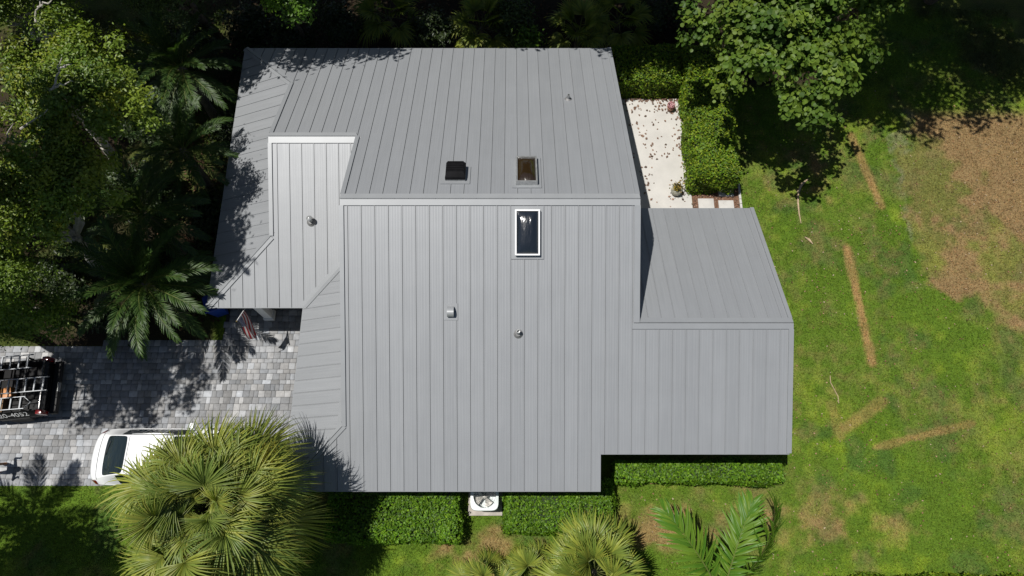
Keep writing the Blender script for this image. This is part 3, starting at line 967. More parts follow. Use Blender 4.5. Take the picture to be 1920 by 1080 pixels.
def feather_frond_mesh(elev, L, npair=42, leaf=0.45, width=0.03, curl=1.3, vee=0.35, tones=((0.03, 0.07, 0.015), (0.06, 0.12, 0.025)), seed=0, bare=0.12, lean=0.9, jit=1.0):
    r = np.random.default_rng(seed)
    ns = 24
    pts = [np.zeros(3)]; dirs = []
    a = elev
    for i in range(ns):
        d = np.array([math.cos(a), 0, math.sin(a)]); dirs.append(d)
        pts.append(pts[-1] + d * L / ns); a -= curl / ns * (0.4 + 1.2 * i / ns)
    dirs.append(dirs[-1])
    V, F, K = [], [], []
    side = np.array([0, 1.0, 0])
    rc = np.array([0.15, 0.17, 0.05])
    for i in range(0, ns, 3):
        j = min(i + 3, ns)
        w0, w1 = 0.022 * (1 - i / ns) + 0.003, 0.022 * (1 - j / ns) + 0.003
        n = len(V)
        V += [pts[i] + side * w0, pts[i] - side * w0, pts[j] + side * w1, pts[j] - side * w1, pts[i] + np.array([0, 0, w0]), pts[j] + np.array([0, 0, w1])]
        F += [(n, n + 2, n + 5), (n, n + 5, n + 4), (n + 1, n + 4, n + 5), (n + 1, n + 5, n + 3)]
        K += [rc] * 6
    for k in range(npair):
        t = bare + (1 - bare) * (k + 0.5) / npair
        x = t * ns; i = min(int(x), ns - 1); f = x - i
        p = pts[i] * (1 - f) + pts[i + 1] * f
        d = dirs[i]
        upv = np.cross(d, side); upv = upv if upv[2] > 0 else -upv
        prof = (math.sin(math.pi * (0.12 + 0.80 * (t - bare) / (1 - bare))) ** 0.7)
        for sg in (-1, 1):
            ll = leaf * prof * r.uniform(1 - 0.15 * jit, 1.12)
            ang = lean * (1 - 0.45 * t) + r.normal(0, 0.06) * jit
            dv_ = d * math.cos(ang) + side * sg * math.sin(ang) + upv * (vee + r.normal(0, 0.10) * jit) 
            dv_ /= np.linalg.norm(dv_)
            wv = np.cross(dv_, upv); wv /= np.linalg.norm(wv)
            c0 = np.array(tones[0]) + (np.array(tones[1]) - np.array(tones[0])) * r.random()
            n = len(V)
            for t2, wk in ((0, 0.4), (0.35, 1.0), (0.75, 0.7), (1.0, 0.03)):
                pc = p + dv_ * ll * t2 - np.array([0, 0, 1]) * ll * (0.28 + 0.12 * (jit - 1) * r.random()) * t2 ** 2
                V += [pc + wv * width * wk + upv * width * 0.35 * wk, pc, pc - wv * width * wk + upv * width * 0.35 * wk]
                K += [c0 * (1 + 0.2 * t2)] * 3
            for q2 in range(3):
                b = n + q2 * 3
                F += [(b, b + 1, b + 4), (b, b + 4, b + 3), (b + 1, b + 2, b + 5), (b + 1, b + 5, b + 4)]
    return np_mesh('frond', np.array(V), np.array(F), np.array(K))


def palm(name, label, base, top, trunk_r, fronds, group=None, mats='palm_leaf', bark='palm_bark'):
    """fronds: list of (mesh, azimuth, small roll, scale, height offset)."""
    t = thing(name, label, 'palm tree', base, 0, group)
    tb = MB(); b, tp_ = Vector(base), Vector(top)
    pts = [b.lerp(tp_, i / 8) + Vector((math.sin(i * 0.5) * 0.03, 0, 0)) for i in range(9)]
    tb.tube(pts, [trunk_r * (1.15 - 0.25 * i / 8 + (0.06 if i % 2 else 0)) for i in range(9)], 10)
    tb.build('trunk', M[bark], t, smooth=True)
    for me, az, roll, sc, dz in fronds:
        if not me.materials: me.materials.append(M[mats])
        o = bpy.data.objects.new('frond', me); C.objects.link(o)
        o.location = tp_ + Vector((math.cos(az) * trunk_r * 0.6, math.sin(az) * trunk_r * 0.6, dz))
        o.rotation_euler = (roll, 0, az); o.scale = (sc, sc, sc)
        o.parent = t; o.matrix_parent_inverse = WM[t.name].inverted()
    return t


GA = 2.39996
# big fan palm in the lower left
fan_tones = ((0.14, 0.185, 0.035), (0.26, 0.27, 0.05))
FAN = []
for e, dr in ((75, 0.25), (55, 0.4), (35, 0.5), (12, 0.6), (-12, 0.7), (-32, 0.6)):
    for v, pt_ in enumerate((1.25, 0.9, 0.5)):
        FAN.append(fan_frond_mesh(R(e), pt_, 1.25 if v < 2 else 1.1, 44, 160 + 22 * v, dr + 0.08, fan_tones if v != 1 else ((0.10, 0.155, 0.035), (0.18, 0.22, 0.045)), 0.021, seed=e + 50 + v * 7))
DEADFAN = fan_frond_mesh(R(-55), 1.1, 0.95, 30, 200, 0.5, ((0.20, 0.15, 0.10), (0.26, 0.21, 0.15)), 0.02, seed=77)
fr = []
tot = 120
for i in range(tot):
    lv = (3, 1, 2, 4, 0, 3, 2, 3, 1, 2, 4, 3, 5)[i % 13]
    fr.append((FAN[lv * 3 + random.choice((0, 0, 1, 1, 2, 2))], i * GA + random.uniform(-0.35, 0.35), random.uniform(-0.5, 0.5), random.uniform(0.85, 1.3), 0.32 - 0.12 * lv + random.uniform(-0.12, 0.12)))
for i in range(34):
    fr.append((FAN[(i % 9)], i * GA + 0.7, random.uniform(-0.5, 0.5), random.uniform(0.42, 0.78), random.uniform(0.15, 0.6)))
for i in range(9):
    fr.append((FAN[(2, 5, 8)[i % 3]], i * 0.7, random.uniform(-0.6, 0.6), random.uniform(0.7, 1.0), random.uniform(0.1, 0.45)))
for i in range(9):
    fr.append((FAN[(8, 11)[i % 2]], i * 0.7 + 0.3, random.uniform(-0.5, 0.5), random.uniform(0.6, 0.85), random.uniform(0.45, 0.8)))
for i in range(6):
    fr.append((DEADFAN, i * 1.05 + 0.4, 0, 1.0, -0.3))
sabal = palm('fan_palm', 'big fan palm hanging over the white car at the garage corner', (-7.9, 0.5, 0), (-7.88, 0.66, 5.35), 0.2, fr)
for ax_, ay_, az_, rr in ((-9.0, 1.85, 5.9, 0.36), (-6.45, 1.9, 5.85, 0.40), (-7.75, -0.25, 6.15, 0.34), (-9.15, 1.25, 5.7, 0.3), (-7.2, -0.5, 6.0, 0.26)):
    n = 2600
    st_ = rng.integers(0, 14, n); dirs_ = norm(rng.normal(size=(14, 3))) * rr * 1.2
    t_ = rng.random(n)[:, None]
    P_ = np.array([ax_, ay_, az_]) + dirs_[st_] * t_ + rng.normal(size=(n, 3)) * rr * 0.16
    V_, F_, K_ = leaf_cloud(P_, norm(rng.normal(size=(n, 3)) + np.array([0, 0, 0.6])), rng.uniform(0.025, 0.05, n), pick_tones(n, [(0.16, 0.15, 0.012), (0.27, 0.22, 0.02)]), 0.4)
    o = obj('flower_spray', np_mesh('flower_spray', V_, F_, K_), M['leaf'], sabal); tag(o, 'yellow flower spray', None, None, 'stuff')

# fan palms at the bottom edge
SM = [fan_frond_mesh(R(e), 0.75, 0.95, 36, 200, dr, ((0.12, 0.175, 0.03), (0.23, 0.25, 0.04)), 0.032, seed=200 + e) for e, dr in ((78, 0.15), (58, 0.25), (38, 0.35), (15, 0.45), (-10, 0.5))]
def small_fan(label, base, top, n, az0, sc):
    fr = [(SM[int(i / n * 4.999)], az0 + i * GA, random.uniform(-0.3, 0.3), random.uniform(0.9, 1.1) * sc, 0.1 - 0.2 * i / n) for i in range(n)]
    return palm('fan_palm', label, base, top, 0.14, fr, 'small fan palms')
small_fan('fan palm with yellowing fronds at the bottom edge before the longer front hedge', (2.45, -1.1, 0), (2.45, -1.0, 2.2), 26, 0.3, 1.08)
small_fan('low bushy fan palm at the bottom edge, between two fan palms', (0.75, -1.35, 0), (0.75, -1.3, 0.75), 13, 1.1, 0.8)
small_fan('small bright fan palm at the bottom edge below the air conditioner', (-0.95, -1.5, 0), (-0.95, -1.45, 1.0), 9, 0.9, 0.75)

# feather palm with glossy fronds at the bottom right
CO = [feather_frond_mesh(R(e), 2.7, 44, 0.95, 0.036, cu, 0.28, ((0.06, 0.15, 0.014), (0.125, 0.205, 0.02)), seed=300 + e, bare=0.14, lean=0.95, jit=2.2) for e, cu in ((55, 1.1), (38, 0.95), (20, 0.9))]
coco = palm('feather_palm', 'feather palm with broad glossy fronds at the bottom edge below the wing hedge', (6.25, -2.1, 0), (6.2, -1.65, 2.2), 0.13,
            [(CO[0], R(86), 1.0, 1.2, 0), (CO[1], R(128), 0.1, 1.15, 0), (CO[1], R(64), -0.35, 1.1, 0), (CO[1], R(-10), 0, 0.9, 0), (CO[1], R(200), 0, 1.0, 0), (CO[2], R(270), 0, 1.0, 0), (CO[2], R(320), 0, 1.0, 0), (CO[2], R(235), 0.0, 1.0, 0)],
            mats='coco_leaf')

TPM = [feather_frond_mesh(R(e), 2.2, 36, 0.5, 0.02, cu, 0.2, seed=350 + e) for e, cu in ((60, 1.4), (25, 1.3), (-5, 1.0))]
palm('feather_palm', 'tall feather palm past the lower left corner casting a frond shadow on the pavers', (-19.0, 0.2, 0), (-18.5, 0.75, 7.0), 0.14, [(TPM[i % 3], i * GA + 1.2, 0, 1.0, 0) for i in range(14)])

# date palms along the left of the house
DP = [feather_frond_mesh(R(e), 2.35, 46, 0.42, 0.016, cu, 0.35, ((0.024, 0.055, 0.014), (0.06, 0.105, 0.022)), seed=400 + e, bare=0.1, lean=0.85) for e, cu in ((80, 0.9), (58, 1.2), (35, 1.2), (12, 1.0), (-12, 0.8))]
def date_palm(label, base, top, n, az0, sc):
    fr = [(DP[int(i / n * 4.999)], az0 + i * GA, random.uniform(-0.2, 0.2), random.uniform(0.9, 1.1) * sc, 0.1 - 0.2 * i / n) for i in range(n)]
    return palm('date_palm', label, base, top, 0.16, fr, 'date palms beside the house')
date_palm('date palm spreading over the driveway edge near the porch corner', (-12.2, 7.75, 0), (-12.15, 7.85, 3.1), 44, 0.0, 1.05)
date_palm('date palm in shade behind the one by the porch corner', (-12.7, 10.3, 0), (-12.6, 10.4, 3.2), 38, 0.7, 0.95)
date_palm('date palm with sunlit fronds reaching for the middle of the left eave', (-11.9, 12.9, 0), (-11.8, 13.0, 3.0), 36, 1.3, 0.82)
date_palm('dark date palm by the back left corner of the house', (-12.3, 16.3, 0), (-12.3, 16.4, 3.2), 38, 2.1, 0.95)

# ---- broad-leaved trees
o1, oc1 = broad_tree('oak_tree', 'sunlit yellow green oak in the upper left with pale bare twigs', 'tree', (-15.2, 13.0, 0), (-12.9, 12.2, 7.2), (2.45, 2.5, 1.7), 120, 26000, 0.118, OAK, 0.33, trunk_r=0.22, bark='pale_bark', group='oaks on the left')
o2, oc2 = broad_tree('oak_tree', 'oak crown half way down the left edge above the shaded date palms', 'tree', (-15.6, 9.5, 0), (-13.2, 9.0, 7.0), (2.15, 1.75, 1.5), 85, 18000, 0.115, OAK, 0.32, trunk_r=0.2, bark='pale_bark', group='oaks on the left')
o3, oc3 = broad_tree('oak_tree', 'oak crown at the left edge just above the black pickup', 'tree', (-18.2, 8.6, 0), (-15.7, 7.0, 5.2), (2.2, 1.75, 1.4), 80, 19000, 0.095, OAK[:3], 0.4, trunk_r=0.18, bark='pale_bark', group='oaks on the left')
broad_tree('oak_tree', 'low oak branches hanging over the far side of the black pickup', 'tree', (-17.6, 7.9, 0), (-15.6, 6.65, 3.3), (2.1, 0.85, 1.2), 50, 11000, 0.095, OAK[:3], 0.36, trunk_r=0.12, bark='pale_bark', group='oaks on the left')
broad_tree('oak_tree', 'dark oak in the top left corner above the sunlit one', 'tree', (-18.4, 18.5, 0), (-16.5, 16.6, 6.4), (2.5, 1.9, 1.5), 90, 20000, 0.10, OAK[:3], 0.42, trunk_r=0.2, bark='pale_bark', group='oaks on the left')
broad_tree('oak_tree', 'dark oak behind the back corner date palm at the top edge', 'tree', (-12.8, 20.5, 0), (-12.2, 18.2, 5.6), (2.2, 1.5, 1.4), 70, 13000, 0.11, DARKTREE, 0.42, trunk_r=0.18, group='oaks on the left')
for tree, segs in ((o1, [((-14.4, 14.6, 7.6), (-14.2, 15.6, 8.0)), ((-14.3, 15.0, 7.8), (-13.4, 15.0, 8.2)), ((-14.25, 15.2, 7.9), (-14.9, 15.9, 8.1)), ((-12.6, 11.6, 8.5), (-12.2, 12.2, 9.0)), ((-12.35, 12.0, 8.8), (-11.8, 11.9, 9.1)), ((-12.7, 11.5, 8.5), (-11.8, 11.5, 8.9)), ((-13.6, 10.6, 8.0), (-12.6, 10.9, 8.5))]),
                   (o2, [((-14.2, 10.0, 7.8), (-13.5, 10.5, 8.4)), ((-13.8, 10.2, 8.0), (-13.0, 10.0, 8.4))])):
    for a, b in segs:
        lb = MB(); limb(lb, a, b, 0.035, 0.008, 0.07, 6, 6); lb.build('bare_branch', M['pale_bark'], tree, smooth=True)
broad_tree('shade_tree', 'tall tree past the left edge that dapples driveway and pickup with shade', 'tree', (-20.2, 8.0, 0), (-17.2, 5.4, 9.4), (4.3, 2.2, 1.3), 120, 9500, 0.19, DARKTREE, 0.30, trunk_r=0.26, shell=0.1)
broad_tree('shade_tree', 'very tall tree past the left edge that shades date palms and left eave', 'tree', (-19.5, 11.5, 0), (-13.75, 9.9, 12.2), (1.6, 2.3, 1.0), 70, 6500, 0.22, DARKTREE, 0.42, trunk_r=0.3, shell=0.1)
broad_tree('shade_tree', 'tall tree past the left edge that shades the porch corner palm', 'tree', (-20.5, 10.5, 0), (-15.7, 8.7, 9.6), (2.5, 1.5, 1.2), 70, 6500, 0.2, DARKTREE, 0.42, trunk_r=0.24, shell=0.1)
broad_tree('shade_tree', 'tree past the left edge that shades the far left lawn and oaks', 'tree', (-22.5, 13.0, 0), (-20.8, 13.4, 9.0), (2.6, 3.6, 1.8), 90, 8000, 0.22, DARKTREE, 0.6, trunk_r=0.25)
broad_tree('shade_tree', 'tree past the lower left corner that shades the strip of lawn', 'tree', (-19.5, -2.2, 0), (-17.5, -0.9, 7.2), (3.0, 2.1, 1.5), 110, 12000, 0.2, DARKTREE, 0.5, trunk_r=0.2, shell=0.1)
TALL = []
for lb, bs, ct, rd in (('dense dark tree overhanging the back eave at its left end', (-9.5, 22.5, 0), (-8.6, 19.4, 9.0), (3.4, 3.2, 2.0)),
                       ('dense dark tree behind the middle of the back eave', (-2.5, 23.5, 0), (-3.0, 21.4, 9.4), (3.9, 3.3, 2.3)),
                       ('dense dark tree overhanging the right end of the back eave', (3.5, 23.2, 0), (1.6, 20.3, 9.0), (3.4, 3.2, 2.0)),
                       ('dense dark tree behind the shaded hedge at the top of the patio', (5.5, 23.6, 0), (4.0, 20.0, 9.2), (2.7, 2.9, 1.8)),
                       ('dense dark tree behind the dark date palm at the back left', (-14.2, 22.0, 0), (-14.0, 18.3, 9.3), (3.8, 3.1, 1.7)),
                       ('dense dark tree beyond the top left corner', (-21.0, 22.0, 0), (-20.0, 18.6, 9.3), (3.4, 3.6, 1.8)),
                       ('dense dark tree between back corner palm and back eave', (-11.5, 23.5, 0), (-12.0, 19.9, 9.6), (2.6, 2.8, 1.6)),
                       ('dense dark tree behind the left half of the back eave', (-7.0, 25.0, 0), (-7.0, 22.3, 9.4), (3.0, 2.4, 1.6)),
                       ('dense dark tree far behind the right half of the back eave', (2.0, 27.0, 0), (2.0, 24.6, 9.2), (4.2, 2.8, 2.0)),
                       ('dense dark tree far behind the back left corner', (-13.0, 26.0, 0), (-12.5, 23.8, 9.0), (4.0, 3.0, 2.2)),
                       ('dense dark tree far behind the back eave', (-4.0, 27.0, 0), (-4.0, 25.0, 9.0), (4.5, 2.8, 2.2)),
                       ('tall tree beyond the top right corner that shades the back lawn', (18.6, 22.5, 0), (17.6, 18.8, 9.0), (4.4, 3.6, 1.7)),
                       ('tall tree at the top edge that shades the lawn right of the round leaved tree', (13.0, 23.0, 0), (12.6, 18.0, 9.4), (3.4, 3.0, 1.4)),
                       ('tall tree at the top edge over the dark back lawn', (15.5, 24.5, 0), (14.6, 21.0, 9.4), (2.8, 2.3, 1.4)),
                       ('tall tree over the far top right of the lawn', (19.5, 25.0, 0), (18.6, 22.3, 9.4), (3.2, 2.5, 1.5)),
                       ('tall tree past the top left corner', (-24.0, 24.0, 0), (-22.5, 22.0, 9.3), (3.6, 2.8, 1.6)),
                       ('tall tree behind the top left corner', (-17.5, 26.0, 0), (-18.0, 23.0, 9.3), (3.6, 2.6, 1.6)),
                       ('tall tree far beyond the top right corner', (14.5, 26.0, 0), (14.5, 23.8, 9.2), (4.6, 2.8, 2.0)),
                       ('tall tree past the right edge at the top', (23.5, 21.0, 0), (22.0, 20.0, 9.0), (3.6, 4.0, 1.8)),
                       ('tall tree behind the round leaved tree at the top edge', (9.0, 24.0, 0), (9.2, 21.6, 9.0), (3.4, 3.0, 1.8))):
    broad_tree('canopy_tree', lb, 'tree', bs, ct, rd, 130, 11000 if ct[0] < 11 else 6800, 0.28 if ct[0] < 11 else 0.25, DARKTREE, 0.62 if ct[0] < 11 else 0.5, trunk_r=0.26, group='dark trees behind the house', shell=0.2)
broad_tree('understorey_tree', 'leafy branch catching sun above the back left roof corner', 'tree', (-8.9, 20.2, 0), (-7.9, 17.9, 5.0), (1.0, 1.0, 0.8), 22, 3200, 0.13, HEDGE, 0.3, trunk_r=0.08)

# the round-leaved tree in the upper right: 260 of its leaves are objects of their own
rt, rc_ = broad_tree('round_leaf_tree', 'tree with large round leaves over the upper end of the patio hedge', 'tree', (9.9, 19.2, 0), (9.15, 16.1, 5.0), (3.4, 3.3, 1.8), 230, 13500, 0.155, ROUND, 0.27, mat='leaf_glossy', trunk_r=0.22, aspect=0.95, shell=0.4)
broad_tree('round_leaf_tree', 'loose spray of round leaves at the top edge right of the big round leaved tree', 'tree', (12.4, 20.6, 0), (12.3, 17.0, 5.8), (1.3, 0.9, 0.8), 34, 1700, 0.15, ROUND, 0.26, mat='leaf_glossy', trunk_r=0.1, aspect=0.95, shell=0.3)
rl = []
nseg = 9
vs = [(0, 0, 0)] + [(0.11 * (1 + 0.12 * math.cos(a)) * math.cos(a) + 0.1, 0.105 * math.sin(a), 0.03 * abs(math.sin(a)) - 0.012 * math.cos(a)) for a in [math.pi + 2 * math.pi * (i + 0.5) / nseg - math.pi / nseg * 0 for i in range(nseg)]] + [(0.1, 0, 0)]
fsx = [(nseg + 1, 1 + i, 1 + (i + 1) % nseg) for i in range(nseg)]
M['round_leaf'] = leaf_mat('round_leaf', 0.5, 0.25, 0.28, attr=False, col=(0.085, 0.145, 0.022))
lme = mesh('leaf', vs, fsx); lme.materials.append(M['round_leaf'])
order = np.argsort(-(rc_[:, 2] * 1.0 - rc_[:, 1] * 0.25))
for i in range(260):
    c0 = rc_[order[i % 150]]
    o = bpy.data.objects.new('leaf', lme); C.objects.link(o)
    o.location = Vector(c0) + Vector((random.gauss(0, 0.28), random.gauss(0, 0.28), 0.16 + random.gauss(0, 0.12)))
    o.rotation_euler = (random.gauss(0, 0.45), random.gauss(0.15, 0.45), random.uniform(0, 6.28))
    s_ = random.uniform(0.6, 1.0); o.scale = (s_, s_, s_)
    o.parent = rt; o.matrix_parent_inverse = WM[rt.name].inverted()

# undergrowth behind the house
for lb, b, t_, n_, a0, s_ in (('dark fan palm behind the middle of the back eave', (-1.3, 20.2, 0), (-1.3, 20.1, 1.0), 14, 0.2, 1.0), ('dark fan palm with a browned frond behind the back eave', (2.8, 20.0, 0), (2.8, 19.9, 1.0), 14, 1.0, 0.95),
                         ('dark fan palm behind the right end of the back eave', (4.5, 20.6, 0), (4.5, 20.5, 1.0), 13, 2.0, 1.0), ('dark fan palm behind the left end of the back eave', (-5.2, 20.6, 0), (-5.2, 20.5, 1.2), 14, 2.6, 1.0)):
    fr = [(SM[int(i / n_ * 4.999)], a0 + i * GA, random.uniform(-0.3, 0.3), s_, 0) for i in range(n_)]
    palm('fan_palm', lb, b, t_, 0.12, fr, 'undergrowth fan palms')


def shrub(name, label, center, radii, n, leaf, tones, group=None):
    t = thing(name, label, 'shrub', (center[0], center[1], 0), 0, group)
    k = 26
    d = norm(rng.normal(size=(k, 3))); d[:, 2] = np.abs(d[:, 2])
    cc = np.array(center) + d * np.array(radii) * rng.uniform(0.4, 1, (k, 1))
    q_ = rng.integers(0, k, n)
    P_ = cc[q_] + rng.normal(size=(n, 3)) * 0.16
    P_[:, 2] = np.maximum(P_[:, 2], 0.05)
    V_, F_, K_ = leaf_cloud(P_, norm(d[q_] + rng.normal(size=(n, 3)) * 0.6 + np.array([0, 0, 0.6])), rng.uniform(0.7, 1.3, n) * leaf, pick_tones(n, tones))
    tag(obj('foliage', np_mesh('foliage', V_, F_, K_), M['leaf'], t), None, None, None, 'stuff')
    mb = MB()
    for i in range(6): limb(mb, (center[0], center[1], 0), cc[i], 0.03, 0.01, 0.05, 3, 5)
    mb.build('stem', M['bark'], t)


shrub('shrub', 'leafy dark shrub behind the middle of the back eave', (0.0, 20.3, 1.3), (1.0, 0.9, 0.9), 2600, 0.14, DARKTREE, 'shrubs behind the house')
shrub('shrub', 'small leafy shrub close behind the back eave, right of the middle', (0.7, 19.1, 1.2), (0.45, 0.4, 0.7), 900, 0.14, HEDGE, 'shrubs behind the house')
shrub('shrub', 'low dark shrub at the back left corner of the house', (-10.6, 18.7, 0.5), (0.8, 0.7, 0.6), 1500, 0.12, DARKTREE, 'shrubs behind the house')
shrub('shrub', 'low dark shrub between left eave and date palms', (-10.9, 10.6, 0.3), (0.4, 2.2, 0.35), 1500, 0.12, DARKTREE)
shrub('shrub', 'yellow green bush catching sun at the top left between the oak and the dark palm', (-15.9, 18.6, 1.0), (1.4, 1.3, 1.2), 5200, 0.12, [(0.09, 0.12, 0.012), (0.17, 0.18, 0.016), (0.22, 0.19, 0.02)])


# undergrowth below the palms and behind the house, leaves toned near black for shade
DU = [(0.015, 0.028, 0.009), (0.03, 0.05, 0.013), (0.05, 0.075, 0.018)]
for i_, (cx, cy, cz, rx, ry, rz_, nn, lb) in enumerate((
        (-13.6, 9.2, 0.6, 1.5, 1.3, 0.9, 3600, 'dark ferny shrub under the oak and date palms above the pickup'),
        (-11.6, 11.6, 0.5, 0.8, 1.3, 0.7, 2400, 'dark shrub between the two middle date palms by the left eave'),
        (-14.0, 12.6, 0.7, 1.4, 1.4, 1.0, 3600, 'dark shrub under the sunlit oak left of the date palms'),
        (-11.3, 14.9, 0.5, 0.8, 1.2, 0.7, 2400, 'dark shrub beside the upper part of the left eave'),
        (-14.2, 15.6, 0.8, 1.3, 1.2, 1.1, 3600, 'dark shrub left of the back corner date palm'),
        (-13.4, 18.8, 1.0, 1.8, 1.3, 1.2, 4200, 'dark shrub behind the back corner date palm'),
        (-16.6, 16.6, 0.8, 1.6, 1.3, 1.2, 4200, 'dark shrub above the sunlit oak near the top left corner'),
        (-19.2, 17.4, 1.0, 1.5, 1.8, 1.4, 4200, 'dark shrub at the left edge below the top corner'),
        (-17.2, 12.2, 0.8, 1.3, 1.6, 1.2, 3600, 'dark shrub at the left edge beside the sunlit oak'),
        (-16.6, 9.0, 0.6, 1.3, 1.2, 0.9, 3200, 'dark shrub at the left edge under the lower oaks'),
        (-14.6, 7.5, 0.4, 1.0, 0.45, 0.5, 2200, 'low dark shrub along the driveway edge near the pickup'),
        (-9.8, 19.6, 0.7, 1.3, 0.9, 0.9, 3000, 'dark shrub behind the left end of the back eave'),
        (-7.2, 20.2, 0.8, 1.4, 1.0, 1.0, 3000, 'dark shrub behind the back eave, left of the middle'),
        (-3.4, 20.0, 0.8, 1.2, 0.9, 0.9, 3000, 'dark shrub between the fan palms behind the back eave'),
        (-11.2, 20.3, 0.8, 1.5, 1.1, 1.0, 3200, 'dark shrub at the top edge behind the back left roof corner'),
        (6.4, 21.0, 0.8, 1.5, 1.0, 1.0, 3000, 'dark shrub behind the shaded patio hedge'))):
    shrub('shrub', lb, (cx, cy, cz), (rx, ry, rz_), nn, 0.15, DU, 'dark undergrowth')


# ---- clipped hedges
def hedge(label, x0, x1, y0, y1, h, tones, dens=850, leaf=0.085, group='clipped hedges round the house', lump=0.2):
    t = thing('hedge', label, 'hedge', ((x0 + x1) / 2, (y0 + y1) / 2, 0), 0, group)
    c = MB(); c.box(((x0 + x1) / 2, (y0 + y1) / 2, h * 0.44), (x1 - x0 - 0.22, y1 - y0 - 0.22, h * 0.88)); c.build('filler_core', M['core'], t, bevel=0.08)  # dark filler box added inside so the foliage is not see-through
    P_, N_ = [], []
    W, D = x1 - x0, y1 - y0
    for side, ar in (('t', W * D), ('s', W * h), ('n', W * h), ('w', D * h), ('e', D * h)):
        n = int(ar * dens * (1.0 if side == 't' else 0.8))
        a, b = rng.random(n), rng.random(n)
        if side == 't': p = np.stack([x0 + a * W, y0 + b * D, np.full(n, h)], 1); nn = (0, 0, 1)
        if side == 's': p = np.stack([x0 + a * W, np.full(n, y0), b * h], 1); nn = (0, -1, 0.25)
        if side == 'n': p = np.stack([x0 + a * W, np.full(n, y1), b * h], 1); nn = (0, 1, 0.25)
        if side == 'w': p = np.stack([np.full(n, x0), y0 + a * D, b * h], 1); nn = (-1, 0, 0.25)
        if side == 'e': p = np.stack([np.full(n, x1), y0 + a * D, b * h], 1); nn = (1, 0, 0.25)
        P_.append(p); N_.append(np.tile(np.array(nn, float), (n, 1)))
    P_ = np.concatenate(P_); N_ = np.concatenate(N_)
    n = len(P_)
    wob = (fbm(P_[:, 0] * 1.0 + P_[:, 2], P_[:, 1] + P_[:, 2] * 0.7, 0.7, 500, 3) - 0.5)
    cen = np.array([(x0 + x1) / 2, (y0 + y1) / 2, h * 0.4])
    P_ = P_ + N_ * (wob * 2 * lump)[:, None] + rng.normal(size=(n, 3)) * 0.035
    # rounded shoulders
    ex = np.minimum(np.minimum(P_[:, 0] - x0, x1 - P_[:, 0]), np.minimum(P_[:, 1] - y0, y1 - P_[:, 1]))
    P_[:, 2] -= np.clip(0.14 - ex, 0, 0.14) * np.clip(P_[:, 2] / h - 0.6, 0, 1) * 2.0
    P_[:, 2] = np.maximum(P_[:, 2], 0.03)
    col = pick_tones(n, tones, 0.35) * (0.75 + 0.5 * fbm(P_[:, 0], P_[:, 1], 0.5, 520, 2))[:, None]
    V_, F_, K_ = leaf_cloud(P_, norm(N_ + rng.normal(size=(n, 3)) * 0.55 + np.array([0, 0, 0.2])), rng.uniform(0.7, 1.35, n) * leaf, col, 0.62)
    tag(obj('foliage', np_mesh('foliage', V_, F_, K_), M['leaf_glossy'], t), None, None, None, 'stuff')


hedge('clipped green hedge left of the air conditioner, half in palm shade', -6.0, -1.75, -0.12, 1.75, 0.95, HEDGE)
hedge('clipped green hedge right of the air conditioner under the front eave', -0.2, 3.25, 0.15, 1.75, 0.95, HEDGE)
hedge('narrow clipped hedge along the front of the side wing', 3.45, 9.05, 1.72, 2.35, 0.85, HEDGE)
hedge('tall hedge between the white patio and the lawn', 6.98, 8.72, 12.85, 18.9, 1.45, HEDGE_Y, 700, 0.09, lump=0.2)
hedge('shaded hedge closing the top end of the patio', 4.15, 6.9, 17.35, 19.1, 1.25, HEDGE_Y, 600, 0.09, lump=0.16)
hedge('hedge top just showing along the bottom right edge', 10.2, 17.5, -2.6, -1.28, 0.85, HEDGE_Y, 600, 0.10)

# ---- fallen leaves
def litter(name, label, x, y, z, size, tones):
    n = len(x)
    P_ = np.stack([x, y, z + 0.012 + rng.random(n) * 0.012], 1)
    V_, F_, K_ = leaf_cloud(P_, norm(rng.normal(size=(n, 3)) * 0.22 + np.array([0, 0, 1])), size, pick_tones(n, tones), 0.7, 0.35)
    tag(obj(name, np_mesh(name, V_, F_, K_), M['dry']), label, 'leaves', None, 'stuff')


BROWN = [(0.09, 0.06, 0.045), (0.19, 0.115, 0.08), (0.30, 0.20, 0.15)]
n = 150
cx_ = rng.uniform(4.9, 7.05, 26); cy_ = rng.uniform(11.9, 17.1, 26)
k = rng.integers(0, 26, n)
x = np.clip(cx_[k] + rng.normal(0, 0.22, n), 4.3, 7.08); y = np.clip(cy_[k] + rng.normal(0, 0.28, n), 11.0, 17.25)
x2 = rng.uniform(4.3, 7.1, 130); y2 = 17.27 - rng.random(130) ** 2.2 * 0.7
x3 = 7.1 - rng.random(60) ** 2 * 0.35; y3 = rng.uniform(11.3, 17.2, 60)
x = np.concatenate([x, x2, x3]); y = np.concatenate([y, y2, y3])
litter('fallen_leaves', 'brown fallen leaves scattered over the white patio', x, y, np.full(len(x), 0.03), rng.uniform(0.06, 0.15, len(x)), BROWN)
n = 5200
x = rng.uniform(2.5, 21, n); y = rng.uniform(-1.6, 19, n)
kp = outside_hard(x, y) & (rng.random(n) < 0.25 + 0.75 * sstep(0.45, 0.62, fbm(x, y, 2.5, 700)))
x, y = x[kp], y[kp]
litter('lawn_leaves', 'pale and brown fallen leaves scattered across the lawn', x, y, ground_z(x, y) + 0.02, rng.uniform(0.03, 0.085, len(x)), [(0.10, 0.055, 0.03), (0.24, 0.14, 0.07), (0.36, 0.30, 0.2)])
n = 2600
x = rng.uniform(-14, 8, n); y = rng.uniform(17.8, 22.5, n)
xa = rng.uniform(-14, -10.4, 1500); ya = rng.uniform(7.5, 18, 1500)
x = np.concatenate([x, xa]); y = np.concatenate([y, ya])
